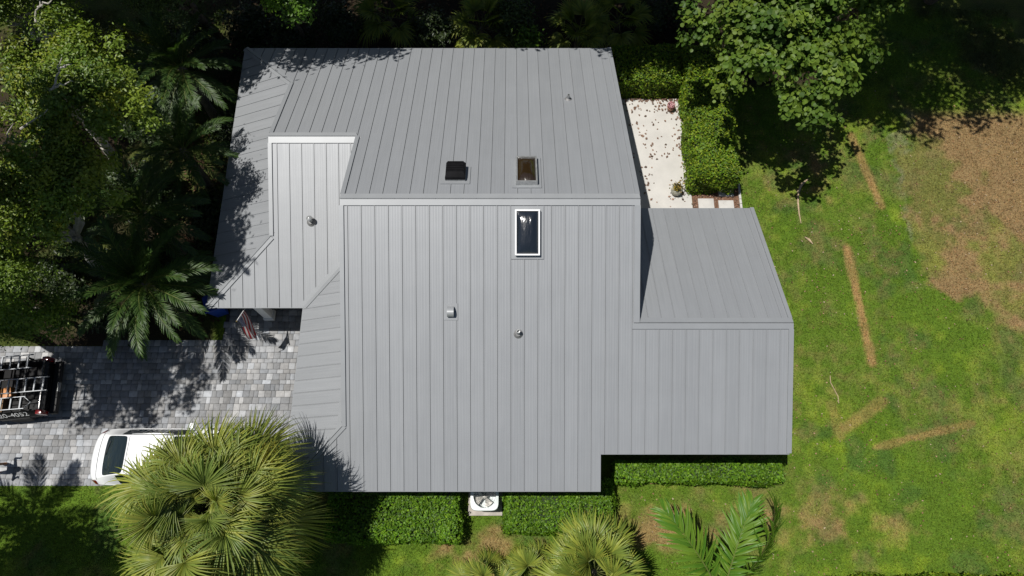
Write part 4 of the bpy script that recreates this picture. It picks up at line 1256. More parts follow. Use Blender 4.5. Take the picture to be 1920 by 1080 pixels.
litter('leaf_litter', 'brown leaf litter in the shade behind and beside the house', x, y, ground_z(x, y), rng.uniform(0.07, 0.16, len(x)), [(0.03, 0.02, 0.012), (0.08, 0.045, 0.025), (0.15, 0.08, 0.045)])  # tones darker than the other litter, deepening the shade by colour
x = rng.uniform(7.15, 9.0, 420); y = rng.uniform(10.6, 13.2, 420)
litter('bed_litter', 'brown leaves on the mulch round the stepping stones', x, y, np.full(420, 0.02), rng.uniform(0.05, 0.11, 420), BROWN)


# fallen palm fronds and a twig on the lawn
def dry_frond(label, pts, spine, leafl, nl):
    t = thing('fallen_frond', label, 'palm frond', pts[0])
    mb = MB(); mb.tube(pts, spine, 6); 
    me = mb.mesh('stalk', True)
    obj('stalk', me, M['straw'], t)
    V_, F_, K_ = [], [], []
    m_ = len(pts) - 1
    for i in range(nl):
        s = 0.25 + 0.75 * i / nl
        f = s * m_; j = min(int(f), m_ - 1); p = Vector(pts[j]).lerp(Vector(pts[j + 1]), f - j)
        d = (Vector(pts[j + 1]) - Vector(pts[j])).normalized(); sd = Vector((-d.y, d.x, 0))
        for sg in (-1, 1):
            e = p + (d * 0.8 + sd * sg * 0.75).normalized() * leafl * random.uniform(0.6, 1.1); e.z = 0.03
            n0 = len(V_)
            V_ += [p + d * 0.006, p - d * 0.006, e]; F_.append((n0, n0 + 1, n0 + 2)); K_ += [np.array([0.32, 0.24, 0.14]) * random.uniform(0.7, 1.2)] * 3
    obj('leaflets', np_mesh('leaflets', np.array([tuple(v) for v in V_]), np.array(F_), np.array(K_)), M['dry'], t)


M['straw'] = plain('dry_stalk', (0.40, 0.30, 0.19), 0.8, var=0.25, scale=9)
dry_frond('dried palm frond lying curved on the lawn beside the wing', [(11.85, 13.45, 0.05), (11.55, 13.2, 0.09), (11.36, 12.85, 0.08), (11.30, 12.4, 0.06), (11.28, 11.9, 0.05), (11.3, 11.5, 0.04)], [0.03, 0.055, 0.045, 0.035, 0.025, 0.012], 0.34, 20)
tw = MB(); tw.tube([(11.35, 10.92, 0.05), (11.5, 10.8, 0.06), (11.62, 10.62, 0.05)], [0.012, 0.045, 0.015], 6)
tag(tw.build('palm_sheath', M['straw'], smooth=True), 'short dried palm sheath on the lawn near the wing roof', 'palm debris')
tw = MB(); tw.tube([(11.47, 5.45, 0.04), (11.44, 5.2, 0.05), (11.55, 4.9, 0.05), (11.63, 4.7, 0.04), (11.62, 4.45, 0.04)], 0.013, 5)
tag(tw.build('dry_twig', M['straw'], smooth=True), 'thin pale twig on the lawn beside the wing', 'twig')


# ------------------------------------------------------------------ air conditioner
ac = thing('air_conditioner', 'pale round-shouldered air conditioner unit between the front hedges', 'air conditioner', (-0.9, 1.25, 0))
M['ac'] = plain('ac_enamel', (0.60, 0.65, 0.64), 0.4, var=0.05)
p_ = MB(); p_.box((0, -0.02, 0.035), (1.15, 1.15, 0.09)); p_.build('pad', plain('pad', (0.36, 0.33, 0.29), 0.9, var=0.2), ac, bevel=0.02, ws=False)


def superell(r, e, n=48):
    out = []
    for i in range(n):
        a = 2 * math.pi * i / n
        c_, s_ = math.cos(a), math.sin(a)
        out.append((r * math.copysign(abs(c_) ** (2 / e), c_), r * math.copysign(abs(s_) ** (2 / e), s_)))
    return out


ou = superell(0.47, 5); n_ = len(ou)
inn = [(0.375 * math.cos(2 * math.pi * i / n_), 0.375 * math.sin(2 * math.pi * i / n_)) for i in range(n_)]
ca = MB()
rings = [[(x * 0.96, y * 0.96, 0.08) for x, y in ou], [(x * 0.96, y * 0.96, 0.74) for x, y in ou], [(x * 0.99, y * 0.99, 0.76) for x, y in ou], [(x, y, 0.82) for x, y in ou], [(x * 0.97, y * 0.97, 0.86) for x, y in ou], [(x, y, 0.87) for x, y in inn], [(x * 0.98, y * 0.98, 0.72) for x, y in inn], [(x * 0.96, y * 0.96, 0.5) for x, y in inn]]
fs = []
for r_ in range(len(rings) - 1):
    for i in range(n_):
        j = (i + 1) % n_
        fs.append((r_ * n_ + i, r_ * n_ + j, (r_ + 1) * n_ + j, (r_ + 1) * n_ + i))
fs.append(tuple(range((len(rings) - 1) * n_, len(rings) * n_)))
ca.add([v for r_ in rings for v in r_], fs)
ca.build('casing', M['ac'], ac, smooth=True, ws=False)
M['fan'] = plain('fan_blade', (0.35, 0.34, 0.31), 0.5, 0.3)
for i in range(4):
    b = MB(); a0 = i * math.pi / 2 + 0.5
    vs = []
    for r_ in (0.08, 0.2, 0.34):
        for da, z in ((-0.42, 0.66), (0.0, 0.70), (0.42, 0.73)):
            vs.append((r_ * math.cos(a0 + da), r_ * math.sin(a0 + da), z))
    b.add(vs, [(0, 1, 4, 3), (1, 2, 5, 4), (3, 4, 7, 6), (4, 5, 8, 7)])
    b.build('fan_blade', M['fan'], ac, ws=False)
b = MB(); b.lathe([(0.09, 0.62), (0.09, 0.74), (0.05, 0.77)], n=14); b.build('hub', M['fan'], ac, smooth=True, ws=False)
g = MB()
for r_ in (0.13, 0.21, 0.29, 0.36):
    g.tube([(r_ * math.cos(a), r_ * math.sin(a), 0.885) for a in [2 * math.pi * i / 28 for i in range(29)]], 0.003, 4, False)
for i in range(10):
    a = 2 * math.pi * i / 10
    g.tube([(0.06 * math.cos(a), 0.06 * math.sin(a), 0.888), (0.40 * math.cos(a), 0.40 * math.sin(a), 0.885)], 0.004, 4)
g.build('grille', M['galv'], ac, ws=False)

# ------------------------------------------------------------------ pots, bin
M['pot'] = plain('glazed_pot', (0.34, 0.34, 0.28), 0.5, var=0.15)
pp = thing('flower_pot', 'grey green tub with yellow flowers on the patio', 'plant pot', (6.5, 12.85, 0.03))
b = MB(); b.lathe([(0.16, 0), (0.215, 0.15), (0.215, 0.32), (0.185, 0.36), (0.165, 0.36), (0.15, 0.30)], n=24); b.build('pot', M['pot'], pp, smooth=True, ws=False)
b = MB(); b.lathe([(0.16, 0.28), (0.1, 0.31), (0.02, 0.31)], n=16); b.build('soil', M['core'], pp, ws=False)
n = 240
P_ = np.stack([rng.normal(0.03, 0.10, n), rng.normal(0.04, 0.11, n), 0.33 + np.abs(rng.normal(0, 0.11, n))], 1)
V_, F_, K_ = leaf_cloud(P_, norm(rng.normal(size=(n, 3)) + np.array([0, 0, 1])), rng.uniform(0.04, 0.1, n), np.where(rng.random((n, 1)) < 0.45, pick_tones(n, [(0.36, 0.27, 0.03), (0.3, 0.2, 0.05)]), pick_tones(n, [(0.05, 0.07, 0.015), (0.12, 0.08, 0.03)])), 0.7)
tag(obj('flowers', np_mesh('flowers', V_, F_, K_), M['leaf'], pp, None, None, False), None, None, None, 'stuff')
pk = thing('flower_pot', 'small terracotta pot of pink flowers at the top of the patio', 'plant pot', (6.58, 16.72, 0.03))
b = MB(); b.lathe([(0.10, 0), (0.15, 0.2), (0.16, 0.22), (0.13, 0.22)], n=18); b.build('pot', plain('terracotta', (0.26, 0.13, 0.09), 0.8), pk, smooth=True, ws=False)
n = 170
P_ = norm(rng.normal(size=(n, 3))) * 0.14 * np.array([1, 1, 0.7]) + np.array([0, 0.02, 0.34])
V_, F_, K_ = leaf_cloud(P_, norm(P_ - np.array([0, 0, 0.28]) + rng.normal(size=(n, 3)) * 0.05), rng.uniform(0.06, 0.1, n), pick_tones(n, [(0.55, 0.25, 0.30), (0.62, 0.40, 0.42)], 0.15), 0.8)
tag(obj('flowers', np_mesh('flowers', V_, F_, K_), M['leaf'], pk, None, None, False), None, None, None, 'stuff')

M['blue'] = plain('blue_plastic', (0.012, 0.05, 0.30), 0.4, var=0.1)
bn = thing('wheeled_bin', 'blue wheeled bin tucked under the porch roof corner', 'bin', (-10.78, 7.9, 0.0), R(20))
b = MB(); vs = []
for z, s_ in ((0.08, 0.21), (0.95, 0.29)):
    vs += [(-s_, -s_, z), (s_, -s_, z), (s_, s_, z), (-s_, s_, z)]
b.add(vs, [(3, 2, 1, 0), (4, 5, 6, 7), (0, 1, 5, 4), (1, 2, 6, 5), (2, 3, 7, 6), (3, 0, 4, 7)]); b.build('body', M['blue'], bn, bevel=0.02, ws=False)
b = MB(); b.box((0, 0, 0.985), (0.64, 0.64, 0.06)); b.box((0, 0.34, 0.97), (0.5, 0.05, 0.04)); b.build('lid', M['blue'], bn, bevel=0.02, ws=False)
for sx in (-1, 1):
    b = MB(); b.tube([(sx * 0.26, 0.22, 0.1), (sx * 0.31, 0.22, 0.1)], 0.1, 14); b.build('wheel', M['black'], bn, ws=False)

# ------------------------------------------------------------------ flag
def flag_mat():
    m, n, l, b = nt('flag_cloth')
    uv = n.new('ShaderNodeUVMap'); uv.uv_map = 'UVMap'
    sp = n.new('ShaderNodeSeparateXYZ'); l.new(uv.outputs['UV'], sp.inputs['Vector'])

    def mth(op, a, bb=None, c=None):
        nd = n.new('ShaderNodeMath'); nd.operation = op
        for i, v in enumerate((a, bb, c)):
            if v is None: continue
            if hasattr(v, 'links'): l.new(v, nd.inputs[i])
            else: nd.inputs[i].default_value = v
        return nd.outputs[0]
    U, Vv = sp.outputs['X'], sp.outputs['Y']
    stripe = mth('MODULO', mth('FLOOR', mth('MULTIPLY', Vv, 13.0)), 2.0)            # 0 = red, 1 = white
    canton = mth('MULTIPLY', mth('LESS_THAN', U, 0.4), mth('GREATER_THAN', Vv, 6 / 13))
    # nine staggered rows of stars
    r_ = mth('MULTIPLY', mth('SUBTRACT', Vv, 6 / 13), 13 / 7 * 9.0)
    row = mth('FLOOR', r_)
    sh = mth('MULTIPLY', mth('MODULO', row, 2.0), 0.5)
    cx = mth('SUBTRACT', mth('FRACT', mth('ADD', mth('MULTIPLY', U, 6 / 0.4), sh)), 0.5)
    cy = mth('SUBTRACT', mth('FRACT', r_), 0.5)
    dd = mth('ADD', mth('MULTIPLY', cx, cx), mth('MULTIPLY', cy, cy))
    star = mth('LESS_THAN', dd, 0.085)
    m1 = n.new('ShaderNodeMix'); m1.data_type = 'RGBA'; m1.inputs['A'].default_value = (0.42, 0.025, 0.03, 1); m1.inputs['B'].default_value = (0.72, 0.70, 0.68, 1); l.new(stripe, m1.inputs['Factor'])
    m2 = n.new('ShaderNodeMix'); m2.data_type = 'RGBA'; m2.inputs['A'].default_value = (0.03, 0.045, 0.16, 1); m2.inputs['B'].default_value = (0.72, 0.72, 0.74, 1); l.new(star, m2.inputs['Factor'])
    m3 = n.new('ShaderNodeMix'); m3.data_type = 'RGBA'; l.new(canton, m3.inputs['Factor']); l.new(m1.outputs['Result'], m3.inputs['A']); l.new(m2.outputs['Result'], m3.inputs['B'])
    l.new(m3.outputs['Result'], b.inputs['Base Color'])
    b.inputs['Roughness'].default_value = 0.8
    return m


fg = thing('flag', 'stars and stripes flag hanging from a pole at the porch', 'flag', (-9.07, 7.5, 2.1))
b = MB(); b.tube([(-9.05, 7.62, 1.95), (-9.08, 6.68, 2.72)], 0.014, 8); b.build('pole', M['white'], fg, smooth=True)
b = MB(); b.lathe([(0.0, -0.03), (0.028, 0), (0.0, 0.03)], (-9.08, 6.67, 2.73), 10); b.build('finial', plain('gilt', (0.5, 0.36, 0.12), 0.3, 0.8), fg, smooth=True)
nu, nv_ = 40, 18
vs, fs, uvs = [], [], []
tip = Vector((-9.08, 6.71, 2.69)); inner = Vector((-9.065, 7.2, 2.29))
for i in range(nu + 1):
    u = i / nu
    for j in range(nv_ + 1):
        v = j / nv_                                    # 1 = top of the flag, at the tip of the pole
        p = inner.lerp(tip, v)
        gather = (1 - 0.55 * u)
        mid = inner.lerp(tip, 0.72)
        p = mid + (p - mid) * gather
        p += Vector((0.14 * u + 0.085 * math.sin(v * 9 + u * 2.6) * (0.25 + u), -0.42 * u + 0.04 * math.sin(u * 6), -1.02 * u - 0.05 * u * u))
        vs.append(p); uvs.append((u, v))
for i in range(nu):
    for j in range(nv_):
        fs.append((i * (nv_ + 1) + j, (i + 1) * (nv_ + 1) + j, (i + 1) * (nv_ + 1) + j + 1, i * (nv_ + 1) + j + 1))
me = mesh('cloth', vs, fs, True)
ul = me.uv_layers.new(name='UVMap')
for lp in me.loops: ul.data[lp.index].uv = uvs[lp.vertex_index]
obj('cloth', me, flag_mat(), fg)


# ------------------------------------------------------------------ vehicles
def cr(p0, p1, p2, p3, t):
    return 0.5 * ((2 * p1) + (-p0 + p2) * t + (2 * p0 - 5 * p1 + 4 * p2 - p3) * t * t + (-p0 + 3 * p1 - 3 * p2 + p3) * t ** 3)


def spline(tab, t):
    """tab (k, m) sampled at parameter t in 0..k-1."""
    k = len(tab); i = min(max(int(t), 0), k - 2); f = t - i
    g = lambda j: tab[min(max(j, 0), k - 1)]
    return cr(g(i - 1), g(i), g(i + 1), g(i + 2), f)


# x, belt half width, belt height, upper half width, upper height
ST = np.array([[0.00, 0.66, 0.62, 0.60, 0.70], [0.03, 0.80, 0.78, 0.70, 0.92], [0.16, 0.88, 0.90, 0.74, 1.06], [0.42, 0.92, 0.98, 0.72, 1.17], [0.70, 0.93, 1.0, 0.68, 1.29], [1.05, 0.935, 1.0, 0.655, 1.46], [1.45, 0.94, 1.0, 0.635, 1.60], [1.75, 0.94, 1.0, 0.63, 1.65],
               [2.3, 0.94, 0.99, 0.63, 1.68], [2.85, 0.94, 0.98, 0.62, 1.62], [3.3, 0.93, 0.97, 0.66, 1.34], [3.68, 0.92, 0.96, 0.72, 1.06], [4.1, 0.90, 0.92, 0.70, 0.98], [4.45, 0.83, 0.82, 0.62, 0.86], [4.60, 0.66, 0.62, 0.5, 0.66]])


def car_pt(s, v, off=0.0):
    x, wb, zb, wr, zr = spline(ST, s)
    sec = np.array([[wb * 0.90, 0.24], [wb * 0.985, 0.36], [wb, zb * 0.62], [wb * 0.985, zb * 0.93], [wb * 0.95, zb], [wr * 1.03, zr - 0.05], [wr * 0.90, zr], [wr * 0.45, zr + 0.015], [0.0, zr + 0.02]])
    av = min(abs(v), 8.0)
    p = spline(sec, 8 - av)
    e = 1e-2
    q0 = spline(sec, 8 - min(av + e, 8)); q1 = spline(sec, 8 - max(av - e, 0))
    t = q1 - q0; nn = np.array([-t[1], t[0]]); nn = -nn / max(np.linalg.norm(nn), 1e-9)
    if nn[1] < 0 and av < 3: nn = -nn
    if nn[0] < -0.2: nn = -nn
    y, z = p[0] + nn[0] * off, p[1] + nn[1] * off
    x = x + 0.20 * (abs(y) / 0.94) ** 2.6 * max(0.0, 1 - x / 0.9) - 0.3 * (abs(y) / 0.94) ** 2.6 * max(0.0, (x - 3.9) / 0.7)
    return (x, math.copysign(y, v) if v else 0.0, z)


def car_patch(s0, s1, v0, v1, ns, nv, off, rnd=0.0):
    vs = []; fs = []
    for i in range(ns + 1):
        for j in range(nv + 1):
            a_, b_ = 2 * i / ns - 1, 2 * j / nv - 1
            a2, b2 = a_ * (1 - rnd * abs(b_) ** 5), b_ * (1 - rnd * abs(a_) ** 5)
            vs.append(car_pt(s0 + (s1 - s0) * (a2 + 1) / 2, v0 + (v1 - v0) * (b2 + 1) / 2, off))
    for i in range(ns):
        for j in range(nv):
            a = i * (nv + 1) + j
            fs.append((a, a + 1, a + nv + 2, a + nv + 1))
    return MB().add(vs, fs)


def wheel(parent, x, y, r, wd, sg):
    b = MB()
    prof = [(r * 0.62, -wd / 2), (r * 0.95, -wd / 2), (r, -wd / 2 + 0.03), (r, wd / 2 - 0.03), (r * 0.95, wd / 2), (r * 0.62, wd / 2)]
    b.lathe(prof, n=28); b.v = [(x + vx, y + vz, r + vy) for vx, vy, vz in b.v]
    w_ = b.build('wheel', M['tyre'], parent, smooth=True, ws=False)
    b = MB(); b.lathe([(r * 0.62, 0.0), (r * 0.6, wd * 0.36), (r * 0.2, wd * 0.42), (0.02, wd * 0.42)], n=20); b.v = [(x + vx, y + sg * vz, r + vy) for vx, vy, vz in b.v]
    o = obj('rim', b.mesh('rim', True), M['galv'], w_, None, None, False)


M['tyre'] = plain('tyre', (0.015, 0.015, 0.015), 0.85)
M['car_white'] = plain('white_car_paint', (0.80, 0.81, 0.82), 0.25, 0.0, var=0.01, coat=1.0)
M['car_black'] = plain('black_car_paint', (0.008, 0.008, 0.009), 0.25, 0.0, var=0.1, coat=1.0)
M['glass'] = glass_mat('car_glass', (0.008, 0.014, 0.014), 0.06)
M['red_lens'] = plain('red_lens', (0.16, 0.008, 0.008), 0.2, var=0.1, coat=0.8)
M['bed_black'] = plain('bed_liner', (0.008, 0.008, 0.009), 0.6, var=0.3, spec=0.2)
M['rubber'] = plain('rubber', (0.02, 0.02, 0.02), 0.7)

car = thing('parked_car', 'white hatchback parked nose under the big fan palm', 'car', (-14.02, 2.5, 0.012))
b = car_patch(0, 14, -8, 8, 72, 56, 0.0)
n0 = len(b.v)
# underside and ends
b.f.append(tuple(i * 57 for i in range(73)) + tuple(i * 57 + 56 for i in range(72, -1, -1)))
b.f.append(tuple(range(57))); b.f.append(tuple(range(72 * 57, 73 * 57))[::-1])
b.build('body', M['car_white'], car, smooth=True, ws=False)
car_patch(3.75, 6.1, -2.2, 2.2, 14, 18, 0.008, 0.10).build('rear_window', M['glass'], car, smooth=True, ws=False)
car_patch(9.25, 10.95, -2.1, 2.1, 12, 14, 0.008).build('windshield', M['glass'], car, smooth=True, ws=False)
for sg in (-1, 1):
    for a, c_ in ((5.4, 7.2), (7.3, 8.4), (8.5, 10.2)):
        car_patch(a, c_, sg * 2.85, sg * 3.85, 10, 5, 0.008).build('side_window', M['glass'], car, smooth=True, ws=False)
    car_patch(1.0, 2.6, sg * 2.9, sg * 4.7, 6, 6, 0.014, 0.12).build('tail_light', M['red_lens'], car, smooth=True, ws=False)
    car_patch(12.6, 13.4, sg * 3.4, sg * 5.0, 6, 5, 0.012).build('headlight', M['white'], car, smooth=True, ws=False)
    b = MB(); b.tube([(1.6, sg * 0.655, 1.62), (1.75, sg * 0.655, 1.685), (2.3, sg * 0.655, 1.71), (2.8, sg * 0.65, 1.67), (2.95, sg * 0.65, 1.60)], 0.018, 6); b.build('roof_rail', M['galv'], car, smooth=True, ws=False)
    for x_ in (0.85, 3.65):
        wheel(car, x_, sg * 0.82, 0.34, 0.22, sg)
    b = MB(); b.box((3.25, sg * 1.0, 1.02), (0.16, 0.2, 0.13)); b.build('door_mirror', M['car_white'], car, bevel=0.04, ws=False)
b = MB(); b.box((-0.005, 0, 0.55), (0.02, 0.5, 0.12)); b.build('number_plate', M['white'], car, ws=False)
car_patch(6.3, 6.36, -2.3, 2.3, 1, 16, 0.003).build('hatch_seam', M['rubber'], car, smooth=True, ws=False)
car_patch(2.75, 2.83, -3.0, 3.0, 1, 20, 0.003).build('hatch_seam', M['rubber'], car, smooth=True, ws=False)
b = MB(); b.tube([car_pt(3.9, 0.1, 0.03), car_pt(4.1, 0.8, 0.03), car_pt(4.3, 1.5, 0.03)], 0.012, 6); b.build('wiper', M['rubber'], car, ws=False)

TRZ = R(186)
truck = thing('pickup_truck', 'black pickup with aluminium ladders over its bed at the left edge', 'pickup', (-16.15, 4.9, 0.012), TRZ)
# local x runs from the tailgate (0) to the nose; after the turn the tailgate faces the house
b = MB()
b.box((0.95, 0.845, 0.82), (1.9, 0.05, 0.62)); b.box((0.95, -0.845, 0.82), (1.9, 0.05, 0.62)); b.box((0.95, 0, 0.55), (1.9, 1.74, 0.08)); b.box((1.92, 0, 0.82), (0.06, 1.98, 0.62))
b.build('bed', M['bed_black'], truck, bevel=0.03, ws=False)
for sg in (-1, 1):
    b = MB(); b.add([(x_, sg * y_, z_) for x_ in (0.12, 1.93) for y_, z_ in ((0.86, 1.135), (0.875, 1.135), (1.005, 0.845), (1.005, 0.60), (0.90, 0.60))],
                    [(0, 1, 2, 3, 4), (9, 8, 7, 6, 5), (0, 5, 6, 1), (1, 6, 7, 2), (2, 7, 8, 3), (3, 8, 9, 4), (4, 9, 5, 0)]); b.build('bed_side', M['bed_black'], truck, ws=False)
b = MB(); b.box((-0.01, 0, 0.83), (0.08, 1.74, 0.58)); tg = b.build('tailgate', M['car_black'], truck, bevel=0.02, ws=False)
b = MB(); b.box((-0.06, 0.0, 0.92), (0.02, 0.25, 0.08)); obj('handle', b.mesh('handle'), M['rubber'], tg, None, None, False)
b = MB(); b.box((-0.16, 0, 0.5), (0.22, 1.86, 0.2)); b.build('bumper', M['rubber'], truck, bevel=0.03, ws=False)
b = MB(); b.box((-0.275, 0.0, 0.56), (0.012, 0.32, 0.16)); b.build('number_plate', M['galv'], truck, ws=False)
cabp = [(1.97, 0.45), (1.97, 1.12), (2.15, 1.74), (2.6, 1.8), (3.5, 1.78), (4.15, 1.16), (5.35, 1.06), (5.6, 0.9), (5.62, 0.45)]
n_ = len(cabp)
b = MB()
b.add([(x, sg * (0.97 if z < 1.2 else 0.78), z) for sg in (-1, 1) for x, z in cabp], [tuple(range(n_)), tuple(range(n_, 2 * n_))[::-1]] + [(i, n_ + i, n_ + (i + 1) % n_, (i + 1) % n_) for i in range(n_)])
b.build('cab', M['car_black'], truck, bevel=0.04, ws=False)
b = MB(); b.add([(1.985, -0.68, 1.2), (1.985, 0.68, 1.2), (2.115, 0.6, 1.66), (2.115, -0.6, 1.66)], [(0, 1, 2, 3)]); b.build('rear_window', M['glass'], truck, ws=False)
b = MB(); b.add([(4.16, -0.82, 1.19), (4.16, 0.82, 1.19), (3.56, 0.7, 1.76), (3.56, -0.7, 1.76)], [(3, 2, 1, 0)]); b.v = [(x + 0.03, y, z + 0.03) for x, y, z in b.v]; b.build('windshield', M['glass'], truck, ws=False)
for sg in (-1, 1):
    b = MB(); b.add([(2.2, sg * 0.955, 1.2), (3.95, sg * 0.955, 1.2), (3.45, sg * 0.81, 1.7), (2.3, sg * 0.81, 1.7)], [(0, 1, 2, 3)]); b.build('side_window', M['glass'], truck, ws=False)
    for x_ in (1.0, 4.6): wheel(truck, x_, sg * 0.88, 0.38, 0.26, sg)
    b = MB(); b.box((0.0, sg * 0.93, 0.88), (0.2, 0.15, 0.40)); b.build('tail_light', M['red_lens'], truck, bevel=0.02, ws=False)
    b = MB(); b.box((1.0, sg * 1.0, 0.62), (1.0, 0.06, 0.16)); b.build('wheel_arch', M['rubber'], truck, bevel=0.02, ws=False)
    b = MB(); b.box((5.58, sg * 0.75, 0.85), (0.06, 0.3, 0.16)); b.build('headlight', M['white'], truck, bevel=0.02, ws=False)
    for x_ in (0.35, 1.6):
        b = MB(); b.box((x_, sg * 0.9, 1.28), (0.05, 0.05, 0.32)); b.build('rack_post', M['rubber'], truck, ws=False)
for x_ in (0.35, 1.6):
    b = MB(); b.box((x_, 0, 1.45), (0.05, 1.86, 0.05)); b.build('rack_bar', M['rubber'], truck, ws=False)
# the number painted along the near side of the bed
tc_ = bpy.data.curves.new('lettering', 'FONT'); tc_.body = '20-4052'; tc_.size = 0.30; tc_.extrude = 0.002; tc_.align_x = 'CENTER'
tmp = bpy.data.objects.new('lettering_curve', tc_); C.objects.link(tmp)
bpy.context.view_layer.update()
tme = bpy.data.meshes.new_from_object(tmp.evaluated_get(bpy.context.evaluated_depsgraph_get()))
bpy.data.objects.remove(tmp)
sy_, sz_ = -0.13 / 0.3087, 0.28 / 0.3087
tme.transform(Matrix(((-1, 0, 0, 0.88), (0, sy_, sz_, 0.937 - sy_ * 0.105 + sz_ * 0.008), (0, sz_, -sy_, 0.99 - sz_ * 0.105 - sy_ * 0.008), (0, 0, 0, 1))))
obj('lettering', tme, plain('grey_lettering', (0.6, 0.6, 0.6), 0.6), truck, None, None, False)
truck_m = WM[truck.name]

M['alu'] = plain('aluminium', (0.25, 0.262, 0.275), 0.5, 0.4, var=0.12, scale=14)
rung_cache = {}


def ladder(label, x0, x1, y, yb, z, wd, name='ladder', step=0.29):
    """Lies along the truck, given in the truck's coordinates."""
    t = thing(name, label, 'ladder', truck_m @ Vector((x0, y, z)), TRZ + math.atan2(yb - y, x1 - x0), 'ladders on the pickup')
    L = x1 - x0
    for sg in (-1, 1):
        b = MB(); b.box((L / 2, sg * wd / 2, 0), (L, 0.028, 0.075)); b.build('rail', M['alu'], t, bevel=0.006, ws=False)
    if wd not in rung_cache:
        b = MB(); b.box((0, 0, 0), (0.042, wd - 0.028, 0.035)); rung_cache[wd] = b.mesh('rung'); rung_cache[wd].materials.append(M['alu'])
    k = 0.16
    while k < L - 0.05:
        obj('rung', rung_cache[wd], None, t, (k, 0, 0), None, False); k += step
    return t


ladder('upper aluminium ladder on the pickup, farthest from the white car', 0.12, 4.6, -0.74, -0.80, 1.515, 0.46)
ladder('middle aluminium ladder on the pickup, reaching nearest the tailgate', -0.5, 4.2, 0.10, 0.02, 1.515, 0.46)
sl = ladder('folded aluminium stepladder on the pickup, nearest the white car', 0.18, 3.0, 0.68, 0.62, 1.515, 0.40, 'stepladder', 0.32)
b = MB(); b.tube([(0.0, -0.17, 0.06), (-0.22, 0.02, 0.06), (-0.05, 0.18, 0.06)], 0.015, 6); b.build('brace', M['alu'], sl, ws=False)
tb_ = MB(); tb_.box((0, 0, 0.14), (0.42, 0.34, 0.28)); tb_.box((0, 0, 0.30), (0.44, 0.36, 0.05))
o = tb_.build('tool_box', plain('orange_plastic', (0.50, 0.20, 0.05), 0.5), None, bevel=0.02, loc=truck_m @ Vector((1.35, 0.12, 0.595)), rot=(0, 0, TRZ + 0.2)); tag(o, 'orange box in the pickup bed seen between ladder rungs', 'tool box')
tb_ = MB(); tb_.box((0, 0, 0.16), (0.5, 0.6, 0.32))
o = tb_.build('cardboard_box', plain('cardboard', (0.22, 0.14, 0.08), 0.9), None, bevel=0.01, loc=truck_m @ Vector((1.6, 0.55, 0.595)), rot=(0, 0, TRZ)); tag(o, 'brown box in the pickup bed beside the stepladder', 'box')

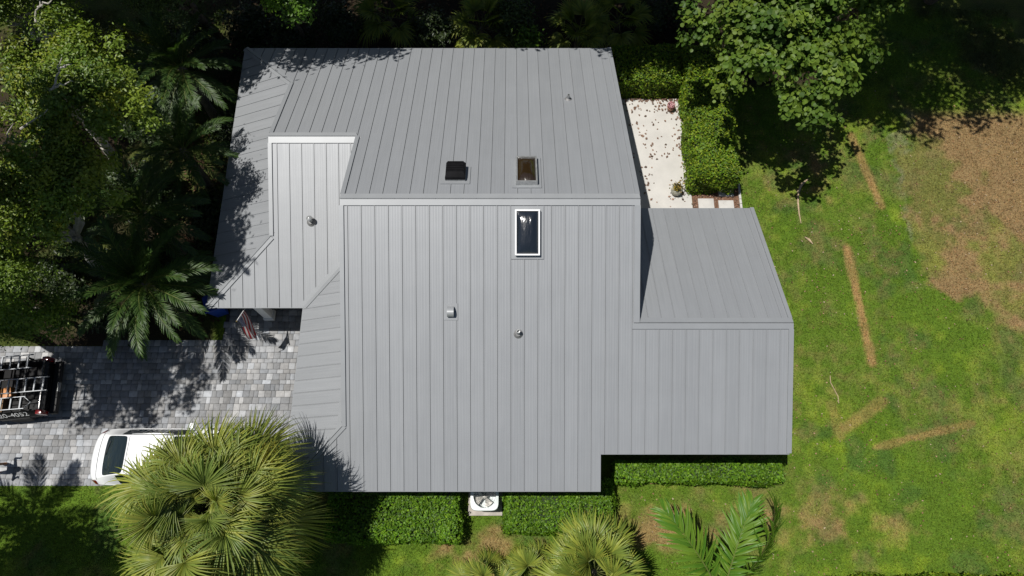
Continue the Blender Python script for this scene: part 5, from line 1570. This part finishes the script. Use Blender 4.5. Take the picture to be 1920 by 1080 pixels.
# ------------------------------------------------------------------ person at the left edge
def person():
    t = thing('person', 'person at the left edge beside the driveway lawn, mostly out of the picture', 'person', (-17.62, 2.2, 0.012), R(8))
    J = {'pel': (0, 0, 0.95, 0.13), 'spi': (0.01, 0, 1.15, 0.125), 'che': (0.02, 0, 1.34, 0.135), 'nec': (0.03, 0, 1.50, 0.055), 'hea': (0.05, 0, 1.62, 0.085), 'top': (0.05, 0, 1.72, 0.075),
         'lsh': (0.02, 0.19, 1.42, 0.06), 'lel': (0.06, 0.36, 1.20, 0.045), 'lwr': (0.22, 0.34, 1.04, 0.032), 'rsh': (0.02, -0.19, 1.42, 0.06), 'rel': (0.05, -0.38, 1.20, 0.045), 'rwr': (0.20, -0.32, 1.02, 0.032),
         'lhi': (0, 0.10, 0.90, 0.10), 'lkn': (0.10, 0.12, 0.50, 0.065), 'lan': (0.06, 0.13, 0.10, 0.045), 'lto': (0.24, 0.14, 0.045, 0.042), 'rhi': (0, -0.10, 0.90, 0.10), 'rkn': (-0.02, -0.12, 0.50, 0.065), 'ran': (-0.14, -0.13, 0.10, 0.045), 'rto': (0.04, -0.14, 0.045, 0.042)}
    E_ = [('pel', 'spi'), ('spi', 'che'), ('che', 'nec'), ('nec', 'hea'), ('hea', 'top'), ('che', 'lsh'), ('lsh', 'lel'), ('lel', 'lwr'), ('che', 'rsh'), ('rsh', 'rel'), ('rel', 'rwr'), ('pel', 'lhi'), ('lhi', 'lkn'), ('lkn', 'lan'), ('lan', 'lto'), ('pel', 'rhi'), ('rhi', 'rkn'), ('rkn', 'ran'), ('ran', 'rto')]
    V_ = {k: v for k, v in J.items()}
    # five fingers on each hand, rooted in the palm
    for sd, sg in (('l', 1), ('r', -1)):
        wx, wy, wz, _ = J[sd + 'wr']
        V_[sd + 'pa'] = (wx + 0.07, wy - sg * 0.01, wz - 0.03, 0.03); E_.append((sd + 'wr', sd + 'pa'))
        for i in range(4):
            o_ = (i - 1.5) * 0.02
            V_[f'{sd}f{i}a'] = (wx + 0.11, wy + o_, wz - 0.045, 0.010); V_[f'{sd}f{i}b'] = (wx + 0.15 + 0.008 * (1 - abs(i - 1.5)), wy + o_, wz - 0.075, 0.009)
            E_ += [(sd + 'pa', f'{sd}f{i}a'), (f'{sd}f{i}a', f'{sd}f{i}b')]
        V_[sd + 'th'] = (wx + 0.08, wy - sg * 0.05, wz - 0.05, 0.011); E_.append((sd + 'pa', sd + 'th'))
    ks = list(V_)
    me = bpy.data.meshes.new('body')
    me.from_pydata([V_[k][:3] for k in ks], [(ks.index(a), ks.index(b)) for a, b in E_], [])
    o = bpy.data.objects.new('body_skeleton', me); C.objects.link(o)
    o.modifiers.new('skin', 'SKIN')
    for i, k in enumerate(ks):
        sv = me.skin_vertices[0].data[i]; sv.radius = (V_[k][3], V_[k][3]); sv.use_root = (k == 'pel')
    s = o.modifiers.new('sub', 'SUBSURF'); s.levels = 2; s.render_levels = 2
    bpy.context.view_layer.update()
    ev = bpy.data.meshes.new_from_object(o.evaluated_get(bpy.context.evaluated_depsgraph_get()))
    bpy.data.objects.remove(o)
    ev.materials.clear()
    for mt in (plain('skin', (0.45, 0.26, 0.18), 0.5), plain('shirt', (0.22, 0.15, 0.10), 0.9), plain('trousers', (0.30, 0.19, 0.11), 0.9), plain('tan_boot', (0.42, 0.22, 0.11), 0.7)):
        ev.materials.append(mt)
    for p in ev.polygons:
        c = p.center
        p.use_smooth = True
        p.material_index = 3 if c.z < 0.14 else 2 if c.z < 0.95 else 0 if (c.z > 1.47 and abs(c.y) < 0.12) or (abs(c.y) > 0.2 and c.z < 1.13) else 1
    obj('body', ev, None, t, None, None, False)
    # hair cap, nose and ears
    hb = MB(); hb.lathe([(0.0, 0.125), (0.05, 0.115), (0.085, 0.08), (0.098, 0.03), (0.094, -0.02)], (0.035, 0, 1.66), 16); hb.build('hair', plain('hair', (0.03, 0.02, 0.015), 0.7), t, smooth=True, ws=False)
    hb = MB(); hb.tube([(0.125, 0, 1.66), (0.155, 0, 1.625), (0.13, 0, 1.615)], [0.008, 0.016, 0.01], 8); hb.build('nose', ev.materials[0], t, smooth=True, ws=False)


person()
